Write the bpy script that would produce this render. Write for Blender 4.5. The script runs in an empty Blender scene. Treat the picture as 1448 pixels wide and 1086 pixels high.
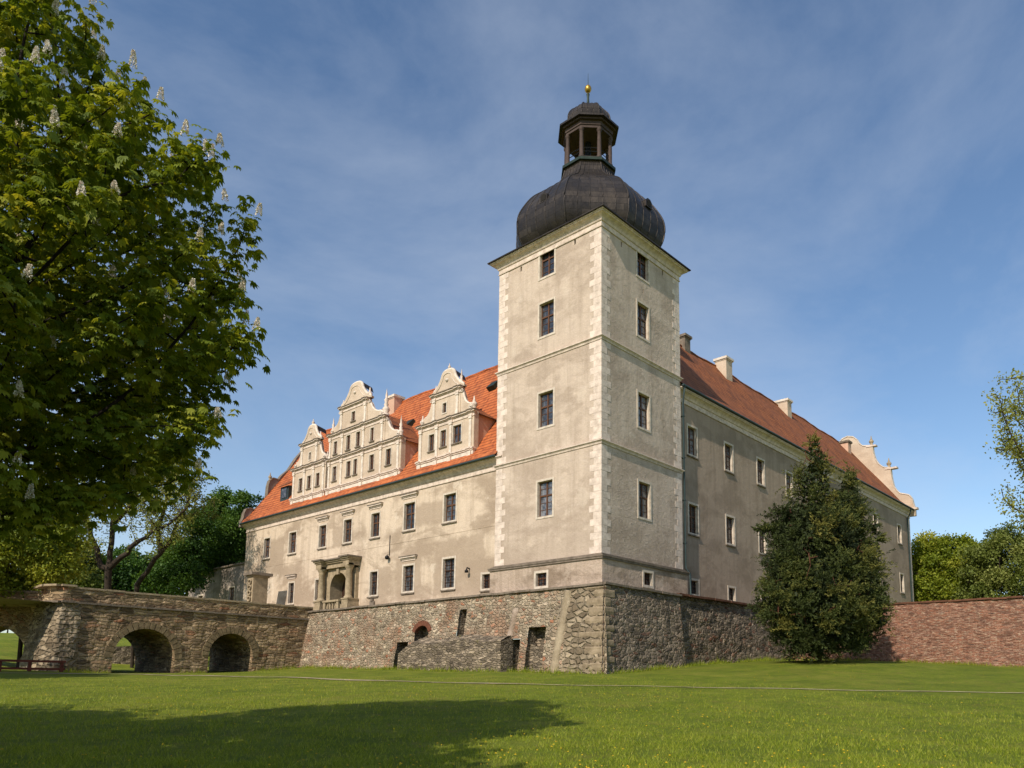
import bpy, math, random
import numpy as np
from math import sin, cos, pi, radians, sqrt
from mathutils import Vector, Matrix

random.seed(7); RNG = np.random.default_rng(7)
S = bpy.context.scene
COL = S.collection

# ------------------------------------------------------------------ camera
CAM = Vector((-35.408, -27.239, 1.65))
YAW, PIT, ROL = radians(42.668), radians(7.557), radians(0.642)
FW = Vector((cos(YAW)*cos(PIT), sin(YAW)*cos(PIT), sin(PIT)))
RT = FW.cross(Vector((0, 0, 1))).normalized(); UP = RT.cross(FW)
RT, UP = cos(ROL)*RT + sin(ROL)*UP, (cos(ROL)*RT + sin(ROL)*UP).cross(FW)
cd = bpy.data.cameras.new('camera'); cam = bpy.data.objects.new('camera', cd); COL.objects.link(cam)
M = Matrix((RT, UP, -FW)).transposed().to_4x4(); M.translation = CAM; cam.matrix_world = M
cd.sensor_width = 36; cd.lens = 1078.99/1448*36
cd.shift_x = (724-755.13)/1448; cd.shift_y = (818.1-543)/1448
cd.clip_start = .1; cd.clip_end = 3000
S.camera = cam

# ------------------------------------------------------------------ light
SUN_EL = radians(38); SUN_AZ = radians(11)          # travel direction, from +X towards +Y
TRAVEL = Vector((cos(SUN_AZ)*cos(SUN_EL), sin(SUN_AZ)*cos(SUN_EL), -sin(SUN_EL)))
sl = bpy.data.lights.new('sun', 'SUN'); sl.energy = 4.6; sl.angle = radians(.5); sl.color = (1, .90, .77)
so = bpy.data.objects.new('sun', sl); so.rotation_euler = TRAVEL.to_track_quat('-Z', 'Y').to_euler(); COL.objects.link(so)
so.location = (-40, -20, 60)
W = bpy.data.worlds.new('World'); S.world = W; W.use_nodes = True
nt = W.node_tree; nt.nodes.clear()
def wn(t, **k):
    n = nt.nodes.new(t)
    for a, b in k.items(): setattr(n, a, b)
    return n
sky = wn('ShaderNodeTexSky', sky_type='NISHITA', sun_disc=False, sun_elevation=SUN_EL,
         sun_rotation=math.atan2(-TRAVEL.x, -TRAVEL.y), air_density=1.05, dust_density=.5, ozone_density=2.2)
tc = wn('ShaderNodeTexCoord'); mp = wn('ShaderNodeMapping'); mp.inputs['Rotation'].default_value = (.25, .15, .5)
mp.inputs['Scale'].default_value = (1.5, 1.9, 3.0)
n1 = wn('ShaderNodeTexNoise'); n1.inputs['Scale'].default_value = 1.1; n1.inputs['Detail'].default_value = 8; n1.inputs['Roughness'].default_value = .6
n1.inputs['Distortion'].default_value = .35
rp = wn('ShaderNodeMapRange'); rp.inputs[1].default_value = .38; rp.inputs[2].default_value = .78; rp.inputs[4].default_value = .5
mx = wn('ShaderNodeMix', data_type='RGBA'); mx.inputs[7].default_value = (4.4, 4.9, 5.7, 1)
bg = wn('ShaderNodeBackground'); bg.inputs[1].default_value = .145; wo = wn('ShaderNodeOutputWorld')
L = nt.links.new
L(tc.outputs['Generated'], mp.inputs[0]); L(mp.outputs[0], n1.inputs[0]); L(n1.outputs[0], rp.inputs[0])
hs = wn('ShaderNodeHueSaturation'); hs.inputs['Saturation'].default_value = 1.06; L(sky.outputs[0], hs.inputs['Color'])
L(rp.outputs[0], mx.inputs[0]); L(hs.outputs[0], mx.inputs[6]); L(mx.outputs[2], bg.inputs[0]); L(bg.outputs[0], wo.inputs[0])
S.view_settings.view_transform = 'Standard'; S.view_settings.look = 'None'
S.view_settings.exposure = 0.0; S.view_settings.gamma = 1

# ------------------------------------------------------------------ materials
def srgb(r, g, b):
    f = lambda c: (c/255/12.92) if c/255 <= .04045 else ((c/255+.055)/1.055)**2.4
    return (f(r), f(g), f(b), 1)
class NM:
    """small node-material helper"""
    def __init__(s, name, rough=.9, metal=0):
        s.m = bpy.data.materials.new(name); s.m.use_nodes = True; s.t = s.m.node_tree
        s.b = s.t.nodes['Principled BSDF']; s.b.inputs['Roughness'].default_value = rough
        s.b.inputs['Metallic'].default_value = metal; s.b.inputs['Specular IOR Level'].default_value = .25
    def n(s, t, ins=None, **k):
        n = s.t.nodes.new(t)
        for a, b in k.items(): setattr(n, a, b)
        for a, b in (ins or {}).items():
            if isinstance(b, bpy.types.NodeSocket): s.t.links.new(b, n.inputs[a])
            else: n.inputs[a].default_value = b
        return n
    def coord(s, kind='UV', scale=(1, 1, 1), rot=(0, 0, 0)):
        c = s.n('ShaderNodeTexCoord'); return s.n('ShaderNodeMapping', {0: c.outputs[kind], 'Scale': scale, 'Rotation': rot}).outputs[0]
    def noise(s, vec, scale, detail=5, rough=.55, dist=0, out=0):
        return s.n('ShaderNodeTexNoise', {'Vector': vec, 'Scale': scale, 'Detail': detail, 'Roughness': rough, 'Distortion': dist}).outputs[out]
    def ramp(s, fac, stops, interp='LINEAR'):
        r = s.n('ShaderNodeValToRGB', {0: fac}); cr = r.color_ramp; cr.interpolation = interp
        while len(cr.elements) < len(stops): cr.elements.new(.5)
        for e, (p, c) in zip(cr.elements, stops): e.position = p; e.color = c if len(c) == 4 else (*c, 1)
        return r.outputs[0]
    def rng(s, v, a, b, c=0, d=1):
        return s.n('ShaderNodeMapRange', {0: v, 1: a, 2: b, 3: c, 4: d}).outputs[0]
    def mix(s, f, a, b, mode='MIX'):
        n = s.n('ShaderNodeMix', {0: f, 6: a, 7: b}, data_type='RGBA', blend_type=mode); return n.outputs[2]
    def math(s, op, a, b=0, c=0):
        return s.n('ShaderNodeMath', {0: a, 1: b, 2: c}, operation=op).outputs[0]
    def bump(s, h, dist, strength=1.0, nrm=None):
        ins = {'Height': h, 'Distance': dist, 'Strength': strength}
        if nrm is not None: ins['Normal'] = nrm
        return s.n('ShaderNodeBump', ins).outputs[0]
    def done(s, col=None, nrm=None, rough=None):
        if col is not None:
            if isinstance(col, bpy.types.NodeSocket): s.t.links.new(col, s.b.inputs['Base Color'])
            else: s.b.inputs['Base Color'].default_value = col
        if nrm is not None: s.t.links.new(nrm, s.b.inputs['Normal'])
        if rough is not None: s.t.links.new(rough, s.b.inputs['Roughness'])
        return s.m
def G(v, w=0): return (v*(1+w), v, v*(1-w), 1)

def plaster(name, base, stain, pale, amount=.5, rough=1, seed=0, bump=.012, low=0, boxes=None):
    m = NM(name, .93); u = m.coord('Object', rot=(0, 0, seed)); uv = m.coord('UV')
    big = m.noise(m.coord('Object', (1, .8, 1.5), (0, 0, seed)), .24+.02*seed, 6, .6, .25); mid = m.noise(u, .9, 6, .65, .4); fine = m.noise(u, 9, 4, .6)
    c = m.mix(m.rng(big, .48, .60, 0, amount*.8), base, stain)
    mid2 = m.noise(m.coord('Object', (1, 1, 1.8), (0, 0, seed+1.3)), .33, 7, .62, .5)
    c = m.mix(m.rng(mid2, .53, .60, 0, amount*.6), c, stain)
    mid3 = m.noise(m.coord('Object', (1, 1, 1.2), (0, 0, seed+2.3)), .5, 6, .6, .3)
    c = m.mix(m.rng(mid3, .60, .66, 0, .6*amount), c, pale)
    st = m.noise(m.coord('Object', (1.6, 1.6, .12)), 1.0, 5, .6)
    c = m.mix(m.rng(st, .48, .72, 0, .55), c, stain)
    st2 = m.noise(m.coord('Object', (3.5, 3.5, .22)), 1.0, 5, .65); c = m.mix(m.rng(st2, .56, .72, 0, .3), c, m.mix(1, stain, (.8, .78, .74, 1), 'MULTIPLY'))
    c = m.mix(m.rng(fine, .3, .7, 0, .22), c, m.mix(1, c, (.55, .53, .5, 1), 'MULTIPLY'))
    c = m.mix(m.rng(mid, .35, .7, 0, .3), c, m.mix(1, c, (.82, .78, .72, 1), 'MULTIPLY'))
    h = m.math('ADD', m.math('MULTIPLY', m.noise(u, 3.2, 7, .65), 1.0), m.math('MULTIPLY', m.noise(u, 26, 3, .6), .25))
    gp = m.n('ShaderNodeSeparateXYZ', {0: m.n('ShaderNodeNewGeometry').outputs['Position']})
    if boxes:
        nn = m.math('MULTIPLY', m.math('SUBTRACT', m.noise(u, 1.1, 6, .6), .5), 1.1)
        acc = None
        for cy_, cz_, hy_, hz_ in boxes:
            a = m.math('SUBTRACT', m.math('ABSOLUTE', m.math('SUBTRACT', gp.outputs[1], cy_)), hy_); b = m.math('SUBTRACT', m.math('ABSOLUTE', m.math('SUBTRACT', gp.outputs[2], cz_)), hz_)
            d = m.math('ADD', m.math('MAXIMUM', a, b), nn); v_ = m.rng(d, -.12, .12, 1, 0); acc = v_ if acc is None else m.math('MAXIMUM', acc, v_)
        c = m.mix(m.math('MULTIPLY', acc, .8), c, stain)
    if low:
        zz = m.math('ADD', gp.outputs[2], m.math('MULTIPLY', m.math('SUBTRACT', m.noise(u, .7, 6, .65), .5), -7))
        lowm = m.rng(zz, 10.3, 11.0, 1, 0)
        c = m.mix(m.math('MULTIPLY', lowm, .55*low), c, stain)
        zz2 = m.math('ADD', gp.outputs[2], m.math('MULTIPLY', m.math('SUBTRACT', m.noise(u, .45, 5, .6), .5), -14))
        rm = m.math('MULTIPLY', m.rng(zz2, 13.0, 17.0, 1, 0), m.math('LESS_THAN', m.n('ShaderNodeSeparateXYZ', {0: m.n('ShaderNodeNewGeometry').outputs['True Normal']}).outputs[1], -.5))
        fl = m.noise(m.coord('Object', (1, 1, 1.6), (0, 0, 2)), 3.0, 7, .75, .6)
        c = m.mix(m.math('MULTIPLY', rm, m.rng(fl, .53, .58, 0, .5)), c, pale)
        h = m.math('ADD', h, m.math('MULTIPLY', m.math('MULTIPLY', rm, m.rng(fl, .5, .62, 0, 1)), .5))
    return m.done(c, m.bump(h, bump*4, rough))

def rubble(name, stops, mortar, su=.42, sv=.26, mort=.05, bump=.09, patch=None, dirt=.5, lichen=0, wv=.32):
    m = NM(name, .95); uv = m.coord('UV')
    wob = m.noise(uv, 1.7, 4, .6, out=1)
    v = m.n('ShaderNodeVectorMath', {0: uv, 1: m.n('ShaderNodeVectorMath', {0: wob, 'Scale': wv}, operation='SCALE').outputs[0]}, operation='ADD').outputs[0]
    v = m.n('ShaderNodeVectorMath', {0: v, 1: m.n('ShaderNodeVectorMath', {0: m.noise(uv, 7, 3, .6, out=1), 'Scale': .10}, operation='SCALE').outputs[0]}, operation='ADD').outputs[0]
    v = m.n('ShaderNodeMapping', {0: v, 'Scale': (1/su, 1/sv, 1)}).outputs[0]
    e = m.n('ShaderNodeTexVoronoi', {'Vector': v, 'Scale': 1.0, 'Randomness': .85}, feature='DISTANCE_TO_EDGE', voronoi_dimensions='2D').outputs['Distance']
    f = m.n('ShaderNodeTexVoronoi', {'Vector': v, 'Scale': 1.0, 'Randomness': .85}, feature='F1', voronoi_dimensions='2D').outputs['Color']
    sx = m.n('ShaderNodeSeparateColor', {0: f})
    c = m.ramp(sx.outputs[0], stops)
    c = m.mix(1, c, m.ramp(sx.outputs[1], [(0, (.62, .62, .62)), (1, (1.15, 1.15, 1.15))]), 'MULTIPLY')
    nz = m.noise(uv, 5, 6, .7); c = m.mix(m.rng(nz, .3, .7, 0, .55), c, m.mix(1, c, (.5, .48, .45, 1), 'MULTIPLY'))
    mask = m.rng(m.math('ADD', e, m.math('MULTIPLY', m.noise(uv, 3, 4), -.10)), mort-.10, mort+.0, 1, 0)
    c = m.mix(mask, c, mortar)
    if patch:
        pn = m.noise(uv, .33, 5, .6, .5); c = m.mix(m.rng(pn, .5, .62, 0, .55), c, patch)
    dn = m.noise(uv, .7, 5, .65, .6); c = m.mix(m.rng(dn, .42, .7, 0, dirt), c, m.mix(1, c, (.38, .36, .33, 1), 'MULTIPLY'))
    if lichen:
        ln = m.noise(uv, 1.6, 4, .6); c = m.mix(m.rng(ln, .66, .70, 0, lichen), c, srgb(140, 135, 50))
    h = m.math('ADD', m.rng(e, 0, .22, 0, 1), m.math('MULTIPLY', m.noise(uv, 8, 6, .7), .55))
    h = m.math('ADD', h, m.math('MULTIPLY', sx.outputs[2], .35))
    return m.done(c, m.bump(h, bump, 1.0))

def brickmat(name, stops, mortar, bw=.29, bh=.085, mort=.012, patch=None, bump=.04):
    m = NM(name, .95); uv = m.coord('UV')
    wob = m.noise(uv, .8, 5, .6, out=1)
    v = m.n('ShaderNodeVectorMath', {0: uv, 1: m.n('ShaderNodeVectorMath', {0: wob, 'Scale': .34}, operation='SCALE').outputs[0]}, operation='ADD').outputs[0]
    b = m.n('ShaderNodeTexBrick', {'Vector': v, 'Color1': (0, 0, 0, 1), 'Color2': (1, 1, 1, 1), 'Mortar': (.5, .5, .5, 1), 'Scale': 1, 'Mortar Size': mort,
                                   'Mortar Smooth': .3, 'Bias': 0, 'Brick Width': bw, 'Row Height': bh})
    c = m.ramp(b.outputs[0], stops)
    n2 = m.noise(m.coord('UV', (1, 2.4, 1)), 2.6, 6, .7, .6); c = m.mix(m.rng(n2, .42, .62, 0, .8), c, m.ramp(m.noise(uv, 9, 4), [(.3, stops[0][1]), (.7, stops[-1][1])]))
    c = m.mix(m.rng(m.noise(m.coord('UV', (1, 3, 1)), 3.4, 6, .75), .53, .60, 0, .85), c, mortar)
    c = m.mix(m.math('MULTIPLY', b.outputs[1], .45), c, mortar)
    if patch: c = m.mix(m.rng(m.noise(m.coord('UV', (1, 2.2, 1)), 1.3, 7, .7, .6), .50, .60, 0, .7), c, patch)
    h = m.math('ADD', m.math('MULTIPLY', b.outputs[1], -1), m.math('MULTIPLY', m.noise(m.coord('UV', (1, 2.5, 1)), 4, 6, .7), 2.2))
    return m.done(c, m.bump(h, bump, 1))

def tiles(name, a, b, c_, dark):
    m = NM(name, .85); uv = m.coord('UV')
    br = m.n('ShaderNodeTexBrick', {'Vector': uv, 'Color1': (0, 0, 0, 1), 'Color2': (1, 1, 1, 1), 'Mortar': (.2, .2, .2, 1), 'Scale': 1, 'Mortar Size': .006,
                                    'Brick Width': .2, 'Row Height': .42})
    c = m.ramp(br.outputs[0], [(0, a), (.5, b), (1, c_)])
    c = m.mix(m.rng(m.noise(uv, .35, 6, .65, .5), .48, .7, 0, .6), c, dark)
    c = m.mix(m.rng(m.noise(m.coord('UV', (1.5, .2, 1)), 1.2, 5, .7), .5, .8, 0, .5), c, dark)
    sep = m.n('ShaderNodeSeparateXYZ', {0: uv})
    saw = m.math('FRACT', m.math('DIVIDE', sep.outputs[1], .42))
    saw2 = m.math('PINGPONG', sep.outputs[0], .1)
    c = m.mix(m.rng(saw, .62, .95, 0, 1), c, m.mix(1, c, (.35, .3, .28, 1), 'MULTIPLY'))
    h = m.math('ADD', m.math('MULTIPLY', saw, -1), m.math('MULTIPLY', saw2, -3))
    return m.done(c, m.bump(h, .05, 1))

def simple(name, col, rough=.8, metal=0, var=.25, scale=2, bump=.004, bs=14):
    m = NM(name, rough, metal); u = m.coord('Object')
    c = m.mix(m.rng(m.noise(u, scale, 6, .65), .35, .68, 0, 1), col, m.mix(var, col, m.mix(1, col, (.3, .28, .25, 1), 'MULTIPLY')))
    return m.done(c, m.bump(m.noise(u, bs, 5, .65), bump, 1))

def leafmat(name, c1, c2, c3, trans=.35, rough=.55):
    m = NM(name, rough); a = m.n('ShaderNodeAttribute', attribute_name='rnd').outputs['Fac']
    c = m.ramp(a, [(0, c1), (.5, c2), (1, c3)])
    m.b.inputs['Specular IOR Level'].default_value = .3
    m.done(c)
    tr = m.n('ShaderNodeBsdfTranslucent', {0: m.mix(1, c, (1.35, 1.2, .55, 1), 'MULTIPLY')})
    ms = m.n('ShaderNodeMixShader', {0: trans}); out = m.t.nodes['Material Output']
    m.t.links.new(m.b.outputs[0], ms.inputs[1]); m.t.links.new(tr.outputs[0], ms.inputs[2]); m.t.links.new(ms.outputs[0], out.inputs[0])
    return m.m

MT = {}
MT['plaster_tower'] = plaster('tower plaster', srgb(202, 184, 166), srgb(166, 148, 131), srgb(212, 196, 178), .8, seed=1, bump=.012, low=.8)
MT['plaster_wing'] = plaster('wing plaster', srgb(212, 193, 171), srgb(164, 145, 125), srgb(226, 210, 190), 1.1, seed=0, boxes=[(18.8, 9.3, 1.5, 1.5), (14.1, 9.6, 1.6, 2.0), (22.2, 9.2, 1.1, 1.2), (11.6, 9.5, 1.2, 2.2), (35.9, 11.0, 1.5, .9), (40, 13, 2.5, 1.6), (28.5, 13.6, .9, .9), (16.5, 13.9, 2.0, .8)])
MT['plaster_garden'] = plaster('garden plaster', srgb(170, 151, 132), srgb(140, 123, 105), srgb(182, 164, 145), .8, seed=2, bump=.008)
MT['plaster_rough'] = plaster('plinth plaster', srgb(190, 170, 152), srgb(142, 124, 106), srgb(208, 190, 172), 1.0, seed=3, bump=.03)
MT['plaster_grey'] = plaster('grey plaster', srgb(160, 148, 138), srgb(122, 112, 102), srgb(180, 170, 160), .9, seed=4)
MT['gable'] = plaster('gable plaster', srgb(208, 189, 167), srgb(184, 164, 143), srgb(218, 202, 182), .8, seed=5, bump=.006)
MT['cheek'] = plaster('dormer cheek plaster', srgb(212, 176, 152), srgb(190, 152, 128), srgb(216, 186, 164), .4, seed=6, bump=.006)
MT['white'] = simple('pale limewash', srgb(228, 214, 198), .85, 0, .5, 3)
MT['quoin'] = simple('quoin paint', srgb(226, 208, 192), .88, 0, .5, 2.5, .02, 8)
MT['surround'] = simple('window surround', srgb(212, 198, 180), .85, 0, .5, 3)
MT['stone'] = simple('dressed sandstone', srgb(172, 154, 126), .9, 0, .6, 3, .02, 7)
MT['stone_dark'] = simple('weathered coping stone', srgb(134, 121, 107), .92, 0, .7, 2.5, .03, 6)
MT['moulding'] = simple('moulding plaster', srgb(222, 204, 188), .88, 0, .55, 3, .006)
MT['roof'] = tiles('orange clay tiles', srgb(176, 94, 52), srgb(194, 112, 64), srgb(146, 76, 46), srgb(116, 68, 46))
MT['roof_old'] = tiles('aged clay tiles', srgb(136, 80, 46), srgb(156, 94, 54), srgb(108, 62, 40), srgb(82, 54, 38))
MT['wood'] = simple('brown window wood', srgb(100, 68, 48), .55, 0, .4, 4)
MT['wood_dark'] = simple('dark oak', srgb(62, 42, 32), .6, 0, .5, 4)
m = NM('window glass', .08); m.b.inputs['Specular IOR Level'].default_value = .8
u = m.coord('Object'); v = m.n('ShaderNodeTexVoronoi', {'Vector': u, 'Scale': 3.5}).outputs['Color']
oi = m.n('ShaderNodeObjectInfo').outputs['Random']
MT['glass'] = m.done(m.mix(m.rng(oi, 0, 1, .15, 1), (.015, .016, .02, 1), m.ramp(m.math('ADD', m.math('MULTIPLY', m.math('SUBTRACT', oi, .5), .22), m.noise(u, 2.2, 4, .6)), [(.35, (.02, .022, .026)), (.5, (.06, .062, .07)), (.68, (.22, .22, .23))])), m.bump(m.noise(u, 6, 3), .02, 1))  # pale patches in the pane colour stand in for curtains and reflections
MT['dark'] = simple('dark interior', (.02, .017, .014, 1), .9)
MT['metal'] = simple('downpipe copper', srgb(70, 84, 84), .5, .5, .4, 2)
MT['iron'] = simple('black iron', (.02, .02, .02, 1), .5, .6)
m = NM('dome sheet metal', .42, .35); uv = m.coord('UV')
br = m.n('ShaderNodeTexBrick', {'Vector': uv, 'Color1': (0, 0, 0, 1), 'Color2': (1, 1, 1, 1), 'Mortar': (.1, .1, .1, 1), 'Scale': 1, 'Mortar Size': .012, 'Brick Width': 1.1, 'Row Height': .42})
c = m.ramp(br.outputs[0], [(0, srgb(50, 45, 42)), (.5, srgb(62, 56, 51)), (1, srgb(76, 68, 61))])
c = m.mix(m.rng(m.noise(m.coord('Object', (1, 1, .3)), 1.3, 6, .7), .4, .7, 0, .7), c, srgb(40, 37, 37))
MT['dome'] = m.done(c, m.bump(m.math('ADD', m.math('MULTIPLY', br.outputs[1], 1), m.math('MULTIPLY', m.noise(uv, 3, 4), .9)), .03, 1), m.rng(m.noise(uv, 2, 4), .3, .7, .34, .6))
MT['lantern'] = simple('lantern painted wood', srgb(80, 66, 60), .7, 0, .5, 3)
MT['copper'] = simple('dark green copper', srgb(54, 66, 58), .5, .4, .6, 3)
MT['gold'] = simple('gilded ball', srgb(190, 150, 70), .35, .8, .3, 2)
MT['rampart'] = rubble('rampart rubble', [(0, srgb(132, 116, 98)), (.3, srgb(190, 170, 144)), (.55, srgb(168, 150, 126)), (.8, srgb(214, 196, 168)), (.9, srgb(174, 116, 86)), (1, srgb(220, 204, 178))],
                       srgb(212, 194, 166), .36, .2, .07, .12, srgb(160, 120, 94), .45, .3)
MT['bigstone'] = rubble('large corner stones', [(0, srgb(134, 118, 96)), (.5, srgb(168, 150, 124)), (1, srgb(196, 178, 150))], srgb(158, 142, 118), .52, .3, .045, .14, None, .45, wv=.10)
MT['ledge'] = rubble('old dark rubble', [(0, srgb(118, 106, 92)), (.5, srgb(162, 146, 124)), (1, srgb(190, 172, 148))], srgb(156, 142, 122), .42, .15, .05, .12, None, .5, .8)
MT['shade'] = rubble('shaded grey-brown rubble', [(0, srgb(104, 94, 82)), (.5, srgb(142, 128, 110)), (.8, srgb(164, 148, 128)), (1, srgb(136, 94, 74))], srgb(166, 152, 134), .5, .2, .05, .1, None, .5, .15)  # darker rampart rubble for the south faces, shade put into the stone colour
MT['bridge'] = rubble('bridge stone', [(0, srgb(130, 110, 86)), (.4, srgb(176, 150, 116)), (.8, srgb(206, 180, 144)), (1, srgb(172, 122, 90))], srgb(176, 154, 124), .85, .22, .04, .12, None, .6)
MT['brick'] = brickmat('old brick wall', [(0, srgb(86, 50, 42)), (.35, srgb(132, 78, 58)), (.65, srgb(160, 102, 76)), (.85, srgb(72, 52, 48)), (1, srgb(184, 134, 110))], srgb(196, 172, 148), .38, .10, .018, srgb(104, 74, 62), .06)
MT['coping_brick'] = simple('mossy brick coping', srgb(112, 76, 58), .9, 0, .7, 3, .03, 7)
MT['gravel'] = simple('pale gravel', srgb(168, 156, 134), .95, 0, .5, 6, .02, 30)
MT['worn_path'] = simple('worn path', srgb(176, 162, 128), .95, 0, .8, 1.2, .02, 30)
MT['bark'] = simple('bark', srgb(64, 54, 44), .95, 0, .6, 3, .03, 8)
MT['bark_dark'] = simple('dark bark', srgb(46, 38, 32), .95, 0, .6, 3, .03, 8)
MT['bark_red'] = simple('yew bark', srgb(96, 62, 46), .95, 0, .6, 3, .03, 8)
MT['redwood'] = simple('red-brown painted rail', srgb(104, 52, 38), .7, 0, .5, 4)

# ------------------------------------------------------------------ mesh helpers
def tag(o, label=None, cat=None, group=None, kind=None):
    if label: o['label'] = label
    if cat: o['category'] = cat
    if group: o['group'] = group
    if kind: o['kind'] = kind
    return o
def empty(name, loc, *a, **k):
    o = bpy.data.objects.new(name, None); COL.objects.link(o); o.location = loc; o.empty_display_size = .5
    return tag(o, *a, **k)
def wloc(o):
    p = Vector((0, 0, 0))
    while o: p += Vector(o.location); o = o.parent
    return p
class MB:
    def __init__(s, off=(0, 0, 0)):
        s.v = []; s.f = []; s.mi = []; s.sm = []; s.cur = 0; s.smooth = False; s.un = {}; s.uvn = None
    def face(s, pts):
        i = len(s.v); s.v += [tuple(p) for p in pts]; s.f.append(tuple(range(i, i+len(pts)))); s.mi.append(s.cur); s.sm.append(s.smooth)
    def grid(s, rows, closed=False):
        i = len(s.v); n = len(rows[0])
        for r in rows: s.v += [tuple(p) for p in r]
        for a in range(len(rows)-1):
            for b in range(n if closed else n-1):
                b2 = (b+1) % n; s.f.append((i+a*n+b, i+a*n+b2, i+(a+1)*n+b2, i+(a+1)*n+b)); s.mi.append(s.cur); s.sm.append(s.smooth)
    def box(s, x0, x1, y0, y1, z0, z1, skip=''):
        P = lambda x, y, z: (x, y, z)
        if 'b' not in skip: s.face([P(x0, y0, z0), P(x0, y1, z0), P(x1, y1, z0), P(x1, y0, z0)])
        if 't' not in skip: s.face([P(x0, y0, z1), P(x1, y0, z1), P(x1, y1, z1), P(x0, y1, z1)])
        s.face([P(x0, y0, z0), P(x1, y0, z0), P(x1, y0, z1), P(x0, y0, z1)])
        s.face([P(x1, y1, z0), P(x0, y1, z0), P(x0, y1, z1), P(x1, y1, z1)])
        s.face([P(x0, y1, z0), P(x0, y0, z0), P(x0, y0, z1), P(x0, y1, z1)])
        s.face([P(x1, y0, z0), P(x1, y1, z0), P(x1, y1, z1), P(x1, y0, z1)])
    def prism(s, poly, fn, d0, d1):
        """poly in (a,b); fn(a,b,d)->xyz"""
        s.face([fn(a, b, d0) for a, b in poly]); s.face([fn(a, b, d1) for a, b in reversed(poly)])
        n = len(poly)
        for i in range(n):
            a, b = poly[i], poly[(i+1) % n]
            s.face([fn(*b, d0), fn(*a, d0), fn(*a, d1), fn(*b, d1)])
    def lathe(s, c, prof, n=16, rot=0):
        sm = s.smooth; s.smooth = True
        s.grid([[(c[0]+r*cos(2*pi*k/n+rot), c[1]+r*sin(2*pi*k/n+rot), c[2]+z) for k in range(n)] for r, z in prof], True)
        s.smooth = sm
    def tube(s, pts, rad, n=8):
        pts = [Vector(p) for p in pts]; rows = []
        for i, p in enumerate(pts):
            t = (pts[min(i+1, len(pts)-1)]-pts[max(i-1, 0)]).normalized()
            a = t.cross(Vector((0, 0, 1)))
            if a.length < .1: a = t.cross(Vector((1, 0, 0)))
            a.normalize(); b = t.cross(a); r = rad[i] if hasattr(rad, '__len__') else rad
            rows.append([p+r*(cos(2*pi*k/n)*a+sin(2*pi*k/n)*b) for k in range(n)])
        sm = s.smooth; s.smooth = True; s.grid(rows, True); s.smooth = sm
        s.face(list(reversed(rows[0]))); s.face(rows[-1])
    def mark(s, f0, n):
        for i in range(f0, len(s.f)): s.un[i] = n
    def build(s, name, mats, parent=None, merge=False):
        if not isinstance(mats, (list, tuple)): mats = [mats]
        off = wloc(parent) if parent else Vector((0, 0, 0))
        me = bpy.data.meshes.new(name)
        V = np.array(s.v, float)-np.array(off)
        me.from_pydata(V.tolist(), [], s.f)
        for mm in mats: me.materials.append(MT[mm] if isinstance(mm, str) else mm)
        me.polygons.foreach_set('material_index', s.mi); me.polygons.foreach_set('use_smooth', s.sm)
        uvproj(me, off, s.un); me.update()
        o = bpy.data.objects.new(name, me); COL.objects.link(o)
        if parent: o.parent = parent
        return o
def uvproj(me, off=(0, 0, 0), un=None):
    n = len(me.polygons); me.update()
    nl = len(me.loops); N = np.zeros(n*3); me.polygons.foreach_get('normal', N); N = N.reshape(-1, 3)
    for i, v in (un or {}).items(): N[i] = Vector(v).normalized()
    vi = np.zeros(nl, int); me.loops.foreach_get('vertex_index', vi); lt = np.zeros(n, int); me.polygons.foreach_get('loop_total', lt)
    co = np.zeros(len(me.vertices)*3); me.vertices.foreach_get('co', co); co = co.reshape(-1, 3)+np.array(off)
    Nl = np.repeat(N, lt, axis=0); P = co[vi]
    hz = np.hypot(Nl[:, 0], Nl[:, 1]); flat = hz < .05
    T = np.stack([-Nl[:, 1], Nl[:, 0], np.zeros(nl)], 1)/np.maximum(hz, 1e-6)[:, None]; T[flat] = (1, 0, 0)
    # quantise the tangent of curved surfaces to keep neighbouring faces aligned
    B = np.cross(Nl, T)
    uv = np.stack([(P*T).sum(1), (P*B).sum(1)], 1)
    uv[flat] = P[flat][:, :2]
    l = me.uv_layers.new(name='UVMap'); l.data.foreach_set('uv', uv.ravel())

def wall_holes(mb, fn, u0, u1, z0, z1, holes, depth, step=None):
    """fn(u,z,d) -> xyz, d is depth into the wall. rectangular openings with reveals"""
    us = sorted({u0, u1, *[h[0] for h in holes], *[h[1] for h in holes]}); zs = sorted({z0, z1, *[h[2] for h in holes], *[h[3] for h in holes]})
    us = [u for u in us if u0 <= u <= u1]; zs = [z for z in zs if z0 <= z <= z1]
    for a, b in zip(us, us[1:]):
        run = None
        for c, d in zip(zs, zs[1:]):
            mu, mz = (a+b)/2, (c+d)/2
            if any(h[0] < mu < h[1] and h[2] < mz < h[3] for h in holes): continue
            mb.face([fn(a, c, 0), fn(b, c, 0), fn(b, d, 0), fn(a, d, 0)])
    for h in holes:
        a, b, c, d = h[:4]; D = h[4] if len(h) > 4 else depth
        mb.face([fn(a, c, 0), fn(a, d, 0), fn(a, d, D), fn(a, c, D)]); mb.face([fn(b, d, 0), fn(b, c, 0), fn(b, c, D), fn(b, d, D)])
        mb.face([fn(a, d, 0), fn(b, d, 0), fn(b, d, D), fn(a, d, D)]); mb.face([fn(b, c, 0), fn(a, c, 0), fn(a, c, D), fn(b, c, D)])

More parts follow.
